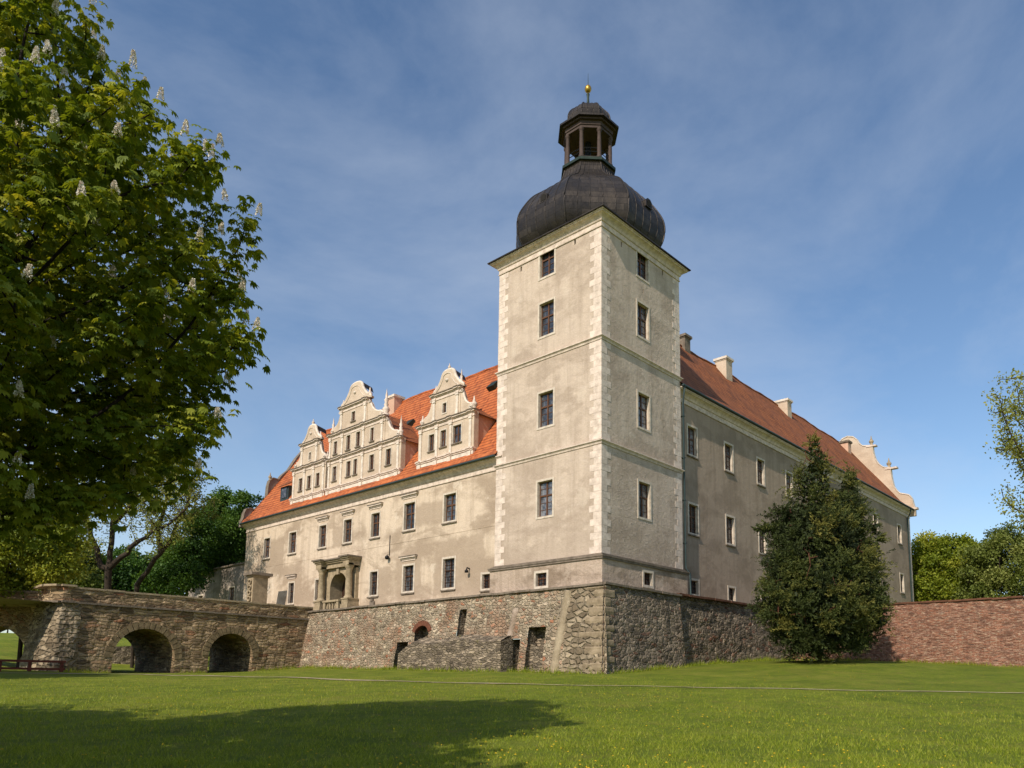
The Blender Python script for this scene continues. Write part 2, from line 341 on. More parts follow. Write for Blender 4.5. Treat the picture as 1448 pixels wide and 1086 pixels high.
# windows: local frame faces -X; width along Y (centred), z from 0; origin on the wall face
WC = {}
def window(parent, loc, w, h, facing='X', style='cross', label=None, hood=0, sill=True, reveal=.28, surround=.14):
    key = (round(w, 2), round(h, 2), style, hood, sill, reveal, surround)
    if key not in WC:
        a = MB(); s = surround; p = -.035; e = .0
        if s > 0:
            a.box(p, .03, -w/2-s, -w/2, -s, h+s); a.box(p, .03, w/2, w/2+s, -s, h+s)
            a.box(p, .03, -w/2, w/2, h, h+s); a.box(p, .03, -w/2, w/2, -s, -.0)
            # reveal lining
            a.box(.031, reveal, -w/2-.02, -w/2+.015, 0, h); a.box(.031, reveal, w/2-.015, w/2+.02, 0, h); a.box(.031, reveal, -w/2+.015, w/2-.015, h-.015, h+.02)
        else:
            a.box(reveal-.03, reveal, -w/2, w/2, h-.03, h)
        a.cur = 1
        if sill: a.box(-.11, reveal, -w/2-s*.8-.04, w/2+s*.8+.04, -s-.07 if s > .12 else -.08, -s+.02 if s > .12 else .0); 
        if sill and s > .12: a.box(.031, reveal, -w/2, w/2, -.04, .03)
        a.cur = 0
        if hood:
            z = h+s+.25; W_ = w/2+s+.22
            a.cur = 2
            a.box(-.05, .02, -W_+.16, W_-.16, z-.02, z+.10); a.box(-.11, .02, -W_+.08, W_-.08, z+.10, z+.2)
            a.box(-.22, .02, -W_, W_, z+.2, z+.30); a.cur = 1; a.box(-.26, .02, -W_-.04, W_+.04, z+.3, z+.36); a.cur = 0
        b = MB(); t = .075; x0, x1 = reveal-.09, reveal-.02
        def bars(yy, zz, x0=x0, x1=x1): b.box(x0, x1, yy[0], yy[1], zz[0], zz[1])
        i = .016
        bars((-w/2+i, -w/2+t), (i, h-i)); bars((w/2-t, w/2-i), (i, h-i)); bars((-w/2+t, w/2-t), (h-t, h-i)); bars((-w/2+t, w/2-t), (i, t))
        if style != 'slot':
            bars((-.05, .05), (t, h-t), x0-.012)
            if style in ('cross', 'grid'):
                zt = h*.60; bars((-w/2+t, -.05), (zt-.05, zt+.05), x0-.02); bars((.05, w/2-t), (zt-.05, zt+.05), x0-.02)
                for k in (.2, .4, .8):
                    for sg in (-1, 1): bars(sorted((sg*.05, sg*(w/2-t))), (h*k-.014, h*k+.014), x0+.02)
            else:
                for sg in (-1, 1): bars(sorted((sg*.05, sg*(w/2-t))), (h*.5-.02, h*.5+.02), x0+.02)
        if style == 'grid':
            b.cur = 1
            n = int(w/.17)
            for k in range(1, n): y = -w/2+w*k/n; b.box(x0-.07, x0-.05, y-.009, y+.009, .0, h)
            n = int(h/.2)
            for k in range(1, n): z = h*k/n; b.box(x0-.05, x0-.03, -w/2, w/2, z-.009, z+.009)
        c = MB(); c.box(reveal-.045, reveal-.03, -w/2+.03, w/2-.03, .03, h-.03)
        obs = []
        for mb_, nm, ms in ((a, 'window', ['surround', 'stone_dark', 'moulding']), (b, 'frame', ['wood', 'iron']), (c, 'pane', ['glass'])):
            o = mb_.build(nm, ms); obs.append(o.data); bpy.data.objects.remove(o)
        WC[key] = obs
    d = WC[key]
    o = bpy.data.objects.new('window', d[0]); COL.objects.link(o); o.parent = parent; o.location = Vector(loc)-wloc(parent)
    if facing == 'Y': o.rotation_euler.z = pi/2
    for nm, dd in (('frame', d[1]), ('pane', d[2])):
        q = bpy.data.objects.new(nm, dd); COL.objects.link(q); q.parent = o
    if label: o['label'] = label
    return o

# moulding profile run along a box perimeter corner: list of (proj,z0,z1)
def corner_cornice(mb, x0, y0, x1, y1, layers):
    for p, z0, z1 in layers: mb.box(x0-p, x1+p, y0-p, y1+p, z0, z1)

def cove(mb, x0, x1, y0, y1, prof):
    """moulding swept round a rectangle; prof = (projection, z)"""
    for (p, z), (q, w) in zip(prof, prof[1:]):
        for A, B in (((x0, y0, -1, -1), (x1, y0, 1, -1)), ((x1, y0, 1, -1), (x1, y1, 1, 1)), ((x1, y1, 1, 1), (x0, y1, -1, 1)), ((x0, y1, -1, 1), (x0, y0, -1, -1))):
            P_ = lambda c, k, h: (c[0]+c[2]*k, c[1]+c[3]*k, h)
            mb.face([P_(A, p, z), P_(B, p, z), P_(B, q, w), P_(A, q, w)])
PROF = [(0, -.86), (.07, -.86), (.08, -.80), (.04, -.78), (.04, -.50), (.10, -.48), (.13, -.42), (.15, -.36), (.20, -.29), (.28, -.22), (.37, -.17), (.45, -.14), (.46, -.08), (.52, -.07), (.52, 0), (.0, 0)]
# ------------------------------------------------------------------ terrain
CTRL = np.array([(-35.4, -27.2, 0), (-31.6, -11, .0), (-24.8, -17, .0), (-17.1, -23.9, .05), (-22, -5, .75), (-13, -12, .85), (-5, -20, .9),
    (-1.6, 29.6, 2.47), (-1.6, 17, 2.26), (-1.6, 6, 2.12), (-1.8, -1.6, 1.98), (5.4, -1.2, 2.45), (13, -1.2, 2.93), (16.8, -1.2, 3.17), (23, -1, 3.4),
    (24, -8, 3.3), (24, -16.6, 2.8), (24, -30, 2.6), (11.3, -8.2, 3.05), (-20, 30.5, 1.87), (-16, 30.5, 1.77), (-12, 30.5, 1.83), (-9, 30.5, 1.9), (-5.7, 30.5, 2.02),
    (-12, 40, 2.0), (-26, 30, 1.8), (-40, 20, 1.3), (-60, -10, .2), (-40, -50, 0), (0, -50, 1), (-14, 50, 2.3), (-6, 51, 2.3), (-20, 46, 2.8), (-30, 50, 3.4), (-12, 66, 5.2), (-30, 80, 6),
    (4, 70, 5), (60, -20, 4), (60, -60, 4), (20, 20, 3), (40, 10, 4), (60, 30, 5), (20, 60, 5), (-80, 60, 5), (10, 110, 8), (110, 10, 7), (100, 100, 8), (-100, -100, 2), (120, -100, 4), (-100, 120, 8)], float)
_d = np.linalg.norm(CTRL[:, None, :2]-CTRL[None, :, :2], axis=2)
_w = np.linalg.solve(_d+1e-6*np.eye(len(CTRL)), CTRL[:, 2]-3.0)
def terr(P):
    P = np.atleast_2d(np.asarray(P, float))[:, :2]
    out = np.zeros(len(P))
    for i in range(0, len(P), 20000):
        q = P[i:i+20000]; r = np.linalg.norm(q[:, None]-CTRL[None, :, :2], axis=2)
        out[i:i+20000] = 3+(r@_w)
    R = np.linalg.norm(P-np.array([0, 10]), axis=1); k = np.clip((R-110)/120, 0, 1)
    return out*(1-k)+6*k + .03*np.sin(P[:, 0]*.9+1)*np.sin(P[:, 1]*.7)*(1-k)
def tz(x, y): return float(terr([(x, y)])[0])
g = np.sinh(np.linspace(-1, 1, 301)*3.6)/np.sinh(3.6)*1200
gx, gy = np.meshgrid(g-8, g+2, indexing='ij'); P = np.stack([gx.ravel(), gy.ravel()], 1); Z = terr(P)
me = bpy.data.meshes.new('ground'); V = np.c_[P, Z]; n = 301
I = np.arange(n*n).reshape(n, n); F = np.stack([I[:-1, :-1], I[1:, :-1], I[1:, 1:], I[:-1, 1:]], -1).reshape(-1, 4)
me.from_pydata(V.tolist(), [], F.tolist()); me.polygons.foreach_set('use_smooth', [True]*len(F))
m = NM('lawn', .95); o_ = m.coord('Object')
c = m.ramp(m.noise(o_, .45, 7, .65, .4), [(.3, srgb(116, 134, 32)), (.5, srgb(146, 160, 42)), (.7, srgb(172, 174, 64))])
c = m.mix(m.rng(m.noise(o_, 1.1, 8, .7, .5), .40, .66, 0, .55), c, m.mix(1, c, (.62, .72, .6, 1), 'MULTIPLY'))
c = m.mix(m.rng(m.noise(o_, 7, 6, .75), .35, .7, 0, .75), c, m.mix(1, c, (.55, .6, .4, 1), 'MULTIPLY'))
c = m.mix(m.rng(m.noise(o_, .25, 7, .7, .8), .52, .66, 0, .5), c, srgb(150, 146, 60))
c = m.mix(m.rng(m.noise(o_, 2.0, 5, .7), .54, .68, 0, .6), c, srgb(156, 142, 66))
m_l = m.done(c, m.bump(m.math('ADD', m.noise(o_, 14, 6, .75), m.noise(o_, 55, 3, .7)), .16, 1)); me.materials.append(m_l)
uvproj(me); go = bpy.data.objects.new('ground', me); COL.objects.link(go); tag(go, kind='structure')

# path: a narrow pale strip across the lawn
def strip(name, pts, w, mat, lift=.02):
    mb = MB(); pts = [Vector(p) for p in pts]; dense = []
    for a, b in zip(pts, pts[1:]):
        k = max(2, int((b-a).length/.8)); dense += [a+(b-a)*i/k for i in range(k)]
    dense.append(pts[-1]); rows = []
    for i, p in enumerate(dense):
        t = (dense[min(i+1, len(dense)-1)]-dense[max(i-1, 0)]).normalized(); s_ = Vector((-t.y, t.x))
        ww = w*(1+.25*sin(i*.9)*sin(i*.37))*(1.7 if p.y > 3 else 1.7-.14*min(8.5, 3-p.y)); rows.append([(*(p+s_*ww*k), tz(*(p+s_*ww*k))+lift+.012*(1-abs(2*k))) for k in (-.5, -.17, .17, .5)])
    mb.grid(rows); o = mb.build(name, mat); tag(o, kind='structure'); return o
def unproj(px, py, lo=8, hi=70):
    d = FW*1078.99+RT*(px-755.13)-UP*(py-818.1); d /= 1078.99
    for k in np.arange(lo, hi, .25):
        q = CAM+d*k
        if q.z < tz(q.x, q.y): return Vector((q.x, q.y))
    return None
PATH = [(-30, 27.2), (-23.7, 26.6), (-19.6, 26.5), (-16.5, 23.8), (-14.6, 18.8), (-13.5, 15.5), (-12.9, 10), (-12.2, 5.6), (-11.3, 1.6), (-10.3, -1.9), (-8.8, -4.8), (-7.3, -7.6), (-5.7, -10.2), (-4.2, -12.7), (-2.8, -15), (-1.5, -17.5), (.2, -20.9), (3, -26)]
strip('path', PATH, .34, 'worn_path', .03)

# ------------------------------------------------------------------ TOWER (9 x 9 m)
T = empty('castle_tower', (4.5, 4.5, 2), 'tall square plastered tower with white quoins and dark onion dome', 'tower')
wt = MB(); fX = lambda u, z, d: (d, u, z); fY = lambda u, z, d: (u, d, z)
WT = 9.0
ops = [(28.25, 30.4), (24.1, 26.4), (17.9, 20.2), (11.97, 14.27)]
hx = [(4.52-.64, 4.52+.64, a, b) for a, b in ops]; hy = [(4.5-.64, 4.5+.64, a, b) for a, b in ops]
slX = [(2.06, 2.2, 29.5, 29.85), (6.85, 6.99, 29.45, 29.8)]; slY = [(2.06, 2.2, 29.45, 29.8), (6.85, 6.99, 29.5, 29.85), (4.5, 4.6, 27.25, 27.5)]
wall_holes(wt, lambda u, z, d: (d, -u, z), -WT, 0, 9.0, 30.5, [(-b, -a, c, d) for a, b, c, d in hx+slX], .3)
wall_holes(wt, fY, 0, WT, 9.0, 30.5, hy+slY, .3)
wt.face([(WT, 0, 9), (WT, WT, 9), (WT, WT, 30.4), (WT, 0, 30.4)]); wt.face([(WT, WT, 9), (0, WT, 9), (0, WT, 30.4), (WT, WT, 30.4)])
wt.cur = 1; wt.box(.32, WT-.32, .32, WT-.32, 9.1, 30.3)
wt.build('wall', ['plaster_tower', 'dark'], T)
pl = MB(); q = .22
wall_holes(pl, lambda u, z, d: (d-q, -u, z), -WT-q, q, 6.6, 8.8, [(-5.02, -4.12, 7.47, 8.3)], .5)
wall_holes(pl, lambda u, z, d: (u, d-q, z), -q, WT+q, 6.6, 8.8, [(4.05, 4.95, 7.62, 8.42)], .5)
pl.face([(WT+q, -q, 6.6), (WT+q, WT+q, 6.6), (WT+q, WT+q, 8.8), (WT+q, -q, 8.8)]); pl.face([(WT+q, WT+q, 6.6), (-q, WT+q, 6.6), (-q, WT+q, 8.8), (WT+q, WT+q, 8.8)])
pl.cur = 1; pl.box(.4, WT-.32, .4, WT-.32, 6.7, 8.75)
pl.build('plinth', ['plaster_rough', 'dark'], T)
sc_ = MB()
corner_cornice(sc_, 0, 0, WT, WT, [(.30, 8.78, 8.9), (.34, 8.9, 8.98), (.2, 8.98, 9.05), (.1, 9.05, 9.12)])
sc_.build('string_course', 'stone_dark', T)
for z in (16.0, 22.62):
    sc_ = MB(); cove(sc_, 0, WT, 0, WT, [(0, z-.18), (.05, z-.17), (.07, z-.08), (.13, z-.01), (.17, z+.01), (.17, z+.07), (.02, z+.13)]); sc_.build('string_course', 'moulding', T)
cc = MB(); cove(cc, 0, WT, 0, WT, [(p, 30.74+z) for p, z in PROF])
cc.cur = 1; corner_cornice(cc, 0, 0, WT, WT, [(.64, 30.742, 30.81)])
rows = []
for ap, z in ((5.12, 30.8), (4.7, 31.15)): rows.append([(4.5-ap, 4.5-ap, z), (4.5+ap, 4.5-ap, z), (4.5+ap, 4.5+ap, z), (4.5-ap, 4.5+ap, z)])
cc.grid(rows, True); cc.face(rows[1])
cc.build('cornice', ['moulding', 'dome'], T)
def quoins(name, cx, cy, sx, sy, z0, z1, par, breaks=()):
    """blocks on both faces of a corner; sx,sy = direction of the walls from the corner"""
    qb = MB(); z = z0; i = 0; p = .014
    while z < z1-.1:
        h = min(.42, z1-z); j = .006*random.uniform(-1, 1)
        if any(z < b+.14 and z+h > b-.18 for b in breaks):
            z += .06; continue
        lx = (.90, .58)[i % 2]+random.uniform(-.04, .04); ly = (.90, .58)[(i) % 2]+random.uniform(-.04, .04)
        pp = p+j
        x0, x1 = sorted((cx-sx*pp, cx+sx*lx)); y0, y1 = sorted((cy-sy*pp, cy+sy*.03)); qb.box(x0, x1, y0, y1, z+.006, z+h-.006)
        x0, x1 = sorted((cx-sx*(pp-.002), cx+sx*.03)); y0, y1 = sorted((cy+sy*.031, cy+sy*ly)); qb.box(x0, x1, y0, y1, z+.006, z+h-.006)
        z += h; i += 1
    return qb.build(name, 'quoin', par)
for (a, b, c, d) in ((0, 0, 1, 1), (0, WT, 1, -1), (WT, 0, -1, 1), (WT, WT, -1, -1)):
    for z0, z1 in ((9.15, 15.8), (16.15, 22.44), (22.76, 29.93)): quoins('quoins', a, b, c, d, z0, z1, T)
for a, b in ops:
    window(T, (0, 4.52, a), 1.28, b-a, 'X', sill=False); window(T, (4.5, 0, a), 1.28, b-a, 'Y', sill=False)
window(T, (-q, 4.57, 7.47), .9, .83, 'X', 'grid', sill=False, surround=.16, label='small barred window low in the tower plinth')
window(T, (4.5, -q, 7.62), .9, .8, 'Y', 'grid', sill=False, surround=.16, label='small barred window low in the tower plinth')
# dome
def octpt(ap, k, f, z, c=(4.4, 4.6)):
    R = ap/cos(pi/8); a0 = pi/8+k*pi/4; a1 = a0+pi/4
    return (c[0]+R*((1-f)*cos(a0)+f*cos(a1)), c[1]+R*((1-f)*sin(a0)+f*sin(a1)), z)
def catmull(pts, n=5):
    out = []
    P_ = [pts[0]]+list(pts)+[pts[-1]]
    for i in range(1, len(P_)-2):
        for t in np.linspace(0, 1, n, endpoint=False):
            a, b, c, d = [np.array(x, float) for x in P_[i-1:i+3]]
            out.append(tuple(.5*((2*b)+(-a+c)*t+(2*a-5*b+4*c-d)*t*t+(-a+3*b-3*c+d)*t**3)))
    out.append(tuple(pts[-1])); return out
def oct_shell(mb, prof, seams=0, sr=.035):
    for k in range(8):
        f0 = len(mb.f); mb.smooth = True; mb.grid([[octpt(ap, k, 0, z), octpt(ap, k, .5, z), octpt(ap, k, 1, z)] for ap, z in prof]); mb.smooth = False; mb.mark(f0, (cos(pi/4+k*pi/4), sin(pi/4+k*pi/4), 0))
        for j in range(seams):
            fr = j/seams; r_ = sr*1.7 if j == 0 else sr*.95
            mb.tube([octpt(ap+.0, k, fr, z) for ap, z in prof], r_, 5)
prof = catmull([(4.5, 30.9), (4.9, 31.5), (5.08, 32.3), (5.0, 33.15), (4.6, 34.0), (4.0, 34.88), (3.15, 35.62), (2.4, 36.25), (1.92, 36.9), (1.74, 37.6)], 4)
dm = MB(); oct_shell(dm, prof, 5)
dome = dm.build('dome', 'dome', T)
for (x, y, ang) in ((-.35, 4.4, 0), (4.6, -.25, pi/2), (1.05, 1.2, pi/4)):
    if ang == pi/4: continue
    hb = MB(); hb.tube([(0, 0, 0), (.0, 0, .0)], .1, 4) if False else None
    R_ = Matrix.Rotation(ang, 3, 'Z')
    for pts in [[(-.25, -.35, 0), (-.25, .35, 0), (-.25, .35, .45), (-.25, .15, .62), (-.25, -.15, .62), (-.25, -.35, .45)]]:
        f0 = [R_@Vector(p)+Vector((x, y, 33.2)) for p in pts]; f1 = [R_@(Vector(p)+Vector((1.2, 0, .0)))+Vector((x, y, 33.2)) for p in pts]
        hb.face(f0); hb.grid([f0, f1], True)
        hb.cur = 1; f2 = [R_@(Vector((p[0]-.02, p[1]*.65, p[2]*.7+.08)))+Vector((x, y, 33.2)) for p in pts]; hb.face(f2); hb.cur = 0
    hb.build('hatch', ['dome', 'dark'], dome)
# lantern
ln = MB()
def oct_ring(mb, layers):
    for (ap0, z0, ap1, z1) in layers:
        for k in range(8): mb.face([octpt(ap0, k, 0, z0), octpt(ap0, k, 1, z0), octpt(ap1, k, 1, z1), octpt(ap1, k, 0, z1)])
def oct_slab(mb, ap, z0, z1):
    oct_ring(mb, [(ap, z0, ap, z1)]); mb.face([octpt(ap, k, 0, z1) for k in range(8)]); mb.face([octpt(ap, k, 0, z0) for k in reversed(range(8))])
oct_slab(ln, 1.72, 37.5, 37.75); ln.cur = 1; oct_slab(ln, 1.9, 37.75, 37.95); ln.cur = 0; oct_slab(ln, 1.7, 37.95, 38.12)
lant = ln.build('lantern', ['lantern', 'copper'], T)
le = MB()
for z0, z1, ap in ((40.35, 40.55, 1.66), (40.55, 40.85, 1.72), (40.85, 40.98, 1.9)): oct_slab(le, ap, z0, z1)
le.cur = 2; oct_slab(le, 2.12, 40.98, 41.12); oct_ring(le, [(2.12, 41.12, 1.45, 41.42)])
le.build('entablature', ['lantern', 'copper', 'dome'], lant)
colm = None
for k in range(8):
    x, y, _ = octpt(1.52, k, 0, 0)
    cb = MB(); cb.lathe((x, y, 0), [(.2, 38.12), (.2, 38.25), (.15, 38.32), (.155, 39.2), (.135, 40.1), (.15, 40.15), (.2, 40.25), (.2, 40.36)], 10)
    cb.build('column', 'lantern', lant)
rb = MB()
for k in range(8):
    P0 = [octpt(1.5, k, f, 38.62) for f in (0, 1)]; rb.tube(P0, .03, 5)
    P0 = [octpt(1.5, k, f, 38.9) for f in (0, 1)]; rb.tube(P0, .03, 5)
rb.tube([(4.4, 4.6, 38.1), (4.4, 4.6, 40.9)], .22, 8)
rb.build('railing', 'iron', lant)
cp = MB(); oct_shell(cp, catmull([(1.42, 41.35), (1.52, 41.75), (1.46, 42.2), (1.2, 42.62), (.78, 42.9), (.3, 42.98)], 4), 3, .03); cp.build('cap', 'dome', lant)
fn = MB(); fn.lathe((4.4, 4.6, 0), [(.42, 42.9), (.34, 42.98), (.22, 43.04), (.34, 43.12), (.2, 43.25), (.11, 43.5), (.08, 44.0), (.12, 44.3), (.05, 44.4)], 12)
fn.tube([(4.4, 4.6, 44.9), (4.4, 4.6, 46.0)], [.03, .01], 6)
fin = fn.build('finial', 'copper', T)
fb = MB(); fb.lathe((4.4, 4.6, 44.72), [(.02, -.34)]+[(.25*sin(a), -.30*cos(a)) for a in np.linspace(.15, pi-.1, 12)]+[(.02, .33)], 16); fb.build('gilded_ball', 'gold', fin)

# ------------------------------------------------------------------ ENTRANCE WING (left), front at x=.4, y 9..45
XF = .4
EW = empty('entrance_wing', (XF, 27, 7), 'plastered castle wing with orange roof, three scrolled gables and columned portal left of tower', 'castle wing')
up = [(40.73, 1.08, 12.97, 1.9, 0), (36.01, 1.2, 12.97, 1.9, 0), (30.99, 1.1, 12.95, 1.92, 1), (27.15, 1.12, 12.95, 1.92, 1), (23.24, 1.12, 12.95, 1.92, 1), (18.86, 1.3, 13.0, 2.06, 1), (14.16, 1.3, 13.02, 2.0, 0)]
lo = [(35.8, .9, 8.3, 1.85, 1), (31.35, .8, 8.3, 1.8, 0), (23.17, .96, 8.2, 1.88, 0), (18.75, 1.24, 8.2, 1.96, 1), (14.11, 1.24, 8.12, 2.12, 0), (10.15, .9, 7.78, 1.0, 0)]
w_ = MB(); holes = [(-y-w/2, -y+w/2, z, z+h) for y, w, z, h, _ in up+lo]+[(-28.95, -26.35, 7.0, 10.5, .9)]
wall_holes(w_, lambda u, z, d: (XF+d, -u, z), -45.0, -8.9, 6.6, 16.5, holes, .3)
for P_ in ([(XF, 45, 6.6), (16, 45, 6.6), (16, 45, 16.5), (XF, 45, 16.5)][::-1], [(16, 45, 6.6), (16, 9, 6.6), (16, 9, 16.5), (16, 45, 16.5)], [(XF, 8.9, 6.6), (16, 8.9, 6.6), (16, 8.9, 16.5), (XF, 8.9, 16.5)]): w_.face(P_)
w_.cur = 1; w_.box(1.35, 15.8, 9.2, 44.8, 6.7, 16.4)
for y, w, z, h, _ in up+lo: w_.face([(XF+.31, y+w/2, z), (XF+.31, y-w/2, z), (XF+.31, y-w/2, z+h), (XF+.31, y+w/2, z+h)])
w_.build('wall', ['plaster_wing', 'dark'], EW)
for y, w, z, h, hd in up: window(EW, (XF, y, z), w, h, 'X', 'cross', hood=hd)
for i, (y, w, z, h, hd) in enumerate(lo): window(EW, (XF, y, z), w, h, 'X', 'grid', hood=hd if i != 0 else 1, surround=.15)
co = MB(); cove(co, XF, XF+15.6, 8.98, 45.0, [(p, 16.74+z*.95) for p, z in PROF])
co.cur = 1; co.tube([(XF-.62, 9.0, 16.78), (XF-.62, 45.3, 16.78)], .09, 8)
co.build('cornice', ['moulding', 'metal'], EW)
# patched band and small marks on plaster
bd = MB(); bd.box(XF-.018, XF+.01, 9.0, 44.98, 12.05, 12.1); bd.build('plaster_band', 'plaster_wing', EW)
# roof
YR0, YR1 = 8.9, 45.15
rf = MB(); prf = [(XF-.62, 16.86), (.0, 17.18), (.7, 17.85), (1.4, 18.75), (8.0, 28.1), (16.2, 16.7)]
def roofgrid(mb, prof, along0, along1, axis, jag=.03, nseg=60):
    for (a, za), (b, zb_) in zip(prof, prof[1:]):
        k = max(1, int(math.hypot(b-a, zb_-za)/1.2)); rows = []
        for j in range(k+1):
            t = j/k; x = a+(b-a)*t; z = za+(zb_-za)*t; row = []
            for i in range(nseg+1):
                y = along0+(along1-along0)*i/nseg; dz = jag*(sin(y*.71+x*.9)+sin(y*.33+1.7+x*.4))*min(1, (x-prof[0][0])*.6)
                row.append((x, y, z+dz) if axis == 'Y' else (y, x, z+dz))
            rows.append(row if axis == 'X' else row[::-1])
        f0 = len(mb.f); mb.grid(rows); nn = (-(zb_-za), b-a)
        mb.mark(f0, (nn[0], 0, nn[1]) if axis == 'Y' else (0, nn[0], nn[1]))
roofgrid(rf, prf, YR0, YR1, 'Y', .055)
rf.face([(XF-.5, YR1, 16.8), (16.1, YR1, 16.8), (8, YR1, 27.9)]); rf.face([(XF-.5, YR0, 16.8), (8, YR0, 27.9), (16.1, YR0, 16.8)])
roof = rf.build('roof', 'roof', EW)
rd = MB(); rd.tube([(8, y, 28.1+.05*(sin(y*.71+7.2)+sin(y*.33+4.9))+.02*sin(y*3.1)) for y in np.linspace(YR0, YR1, 60)], .13, 8); rd.build('ridge_tiles', 'roof', roof)
def chimney(par, x0, x1, y0, y1, zb_, zt, mat='gable'):
    c = MB(); c.box(x0, x1, y0, y1, zb_, zt-.35); c.box(x0-.05, x1+.05, y0-.05, y1+.05, zt-.35, zt-.22); c.box(x0-.12, x1+.12, y0-.12, y1+.12, zt-.22, zt-.08)
    c.cur = 1; c.box(x0-.08, x1+.08, y0-.08, y1+.08, zt-.08, zt)
    c.cur = 1; c.box(x0-.03, x1+.03, y0-.03, y1+.03, zb_, zb_+.9+.0); return c.build('chimney', [mat, 'stone_dark'], par)
def chimney2(par, x0, x1, y0, y1, zb_, zt, mats=('gable', 'white')):
    c = MB(); c.box(x0, x1, y0, y1, zb_, zt-.32); c.cur = 1; c.box(x0-.05, x1+.05, y0-.05, y1+.05, zt-.32, zt-.22); c.box(x0-.14, x1+.14, y0-.14, y1+.14, zt-.22, zt)
    return c.build('chimney', list(mats), par)
chimney2(roof, 7.0, 8.05, 30.3, 31.35, 25, 28.62, ('cheek', 'white'))
# slope hatches
def hatch(par, pts):
    h_ = MB(); h_.tube(pts, [.05, .16, .2, .1], 5); return h_.build('roof_hatch', 'copper', par)
for (x, y) in ((5.0, 25.1), (5.9, 15.4)):
    h_ = MB(); z = 18.75+(x-1.4)*1.4166
    n_ = Vector((-1.4166, 0, 1)).normalized(); s_ = Vector((1, 0, 1.4166)).normalized(); c0 = Vector((x, y, z))
    pts = [c0+s_*a+Vector((0, b, 0)) for a, b in ((-.45, -.4), (-.45, .4), (.45, .4), (.45, -.4))]; top = [p+n_*.28 for p in pts]; top[0] += n_*.15; top[1] += n_*.15
    h_.grid([pts, top], True); h_.face(top); h_.build('skylight', 'copper', roof)
# scrolled end gable helper. profile [(s,z)] with s along the depth of the wing
def scroll_profile(pts, n=6):
    out = []
    for seg in pts:
        if len(seg) < 3: out += seg
        else: out += catmull(seg, n)
    return out
def finial(par, c, s=1.0, kind='ball', mat='stone'):
    f_ = MB()
    if kind == 'ball': pr_ = [(.16, 0), (.16, .12), (.1, .16), (.2, .3), (.24, .42), (.2, .54), (.08, .62), (.12, .68), (.06, .76), (.05, .95), (.0, 1.05)]
    else: pr_ = [(.2, 0), (.2, .15), (.12, .2), (.22, .38), (.2, .5), (.1, .62), (.14, .72), (.09, .82), (.13, 1.0), (.06, 1.15), (.07, 1.3), (.03, 1.5), (.0, 1.75)]
    f_.lathe(c, [(r*s, z*s) for r, z in pr_], 10); return f_.build('finial', mat, par)
# end gable of the entrance wing (plane y=45.15..45.6)
def end_gable(par, half, base_z, plane0, plane1, axis, origin, mats):
    """half profile measured on the photo: distance from the eave, height; mirrored about the ridge"""
    (mir,) = (half,)
    left = half['left']; ridge = half['ridge']
    poly = [(ridge-(ridge-s), z) for s, z in left]+[(2*ridge-s, z) for s, z in reversed(left)]
    g_ = MB(); fnc = (lambda a, b, d: (a, d, b)) if axis == 'y' else (lambda a, b, d: (d, a, b))
    # split into convex-ish vertical strips for clean faces
    n_ = 240; xs = np.linspace(poly[0][0], poly[-1][0], n_)
    L_ = np.array(left); zz = []
    for x in xs:
        s = x if x <= ridge else 2*ridge-x
        zz.append(np.interp(s, L_[:, 0], L_[:, 1]))
    f0 = [fnc(x, z, plane0) for x, z in zip(xs, zz)]; f1 = [fnc(x, z, plane1) for x, z in zip(xs, zz)]
    b0 = [fnc(x, base_z, plane0) for x in xs]; b1 = [fnc(x, base_z, plane1) for x in xs]
    g_.grid([b0, f0]); g_.grid([f0, f1]); g_.grid([f1, b1]); g_.grid([b1, b0])
    g_.face([b0[0], f0[0], f1[0], b1[0]]); g_.face([b0[-1], b1[-1], f1[-1], f0[-1]])
    o = g_.build('gable', mats[0], par)
    e_ = MB(); mid = (plane0+plane1)/2; e_.tube([fnc(x, z+.02, mid) for x, z in zip(xs, zz)], abs(plane1-plane0)/2+.0, 4) if False else e_.grid([[fnc(x, z-.02, plane0-.07) for x, z in zip(xs, zz)], [fnc(x, z+.10, plane0-.07) for x, z in zip(xs, zz)], [fnc(x, z+.10, plane1+.07) for x, z in zip(xs, zz)], [fnc(x, z-.02, plane1+.07) for x, z in zip(xs, zz)]]); e_.build('coping', mats[1], o)
    return o
RG = [(-.3, 22.3), (-.12, 23.0), (-.02, 23.6), (.3, 24.1), (.8, 24.28), (1.3, 24.45), (1.65, 24.85), (1.95, 25.4), (2.12, 26.3), (2.2, 27.0), (2.22, 27.8), (2.9, 27.95), (3.2, 28.15), (3.6, 28.55), (3.95, 29.2), (4.15, 30.0), (4.2, 31.0),
      (4.9, 31.1), (5.4, 31.2), (5.8, 31.6), (6.1, 32.2), (6.5, 32.6), (7.2, 32.8)]
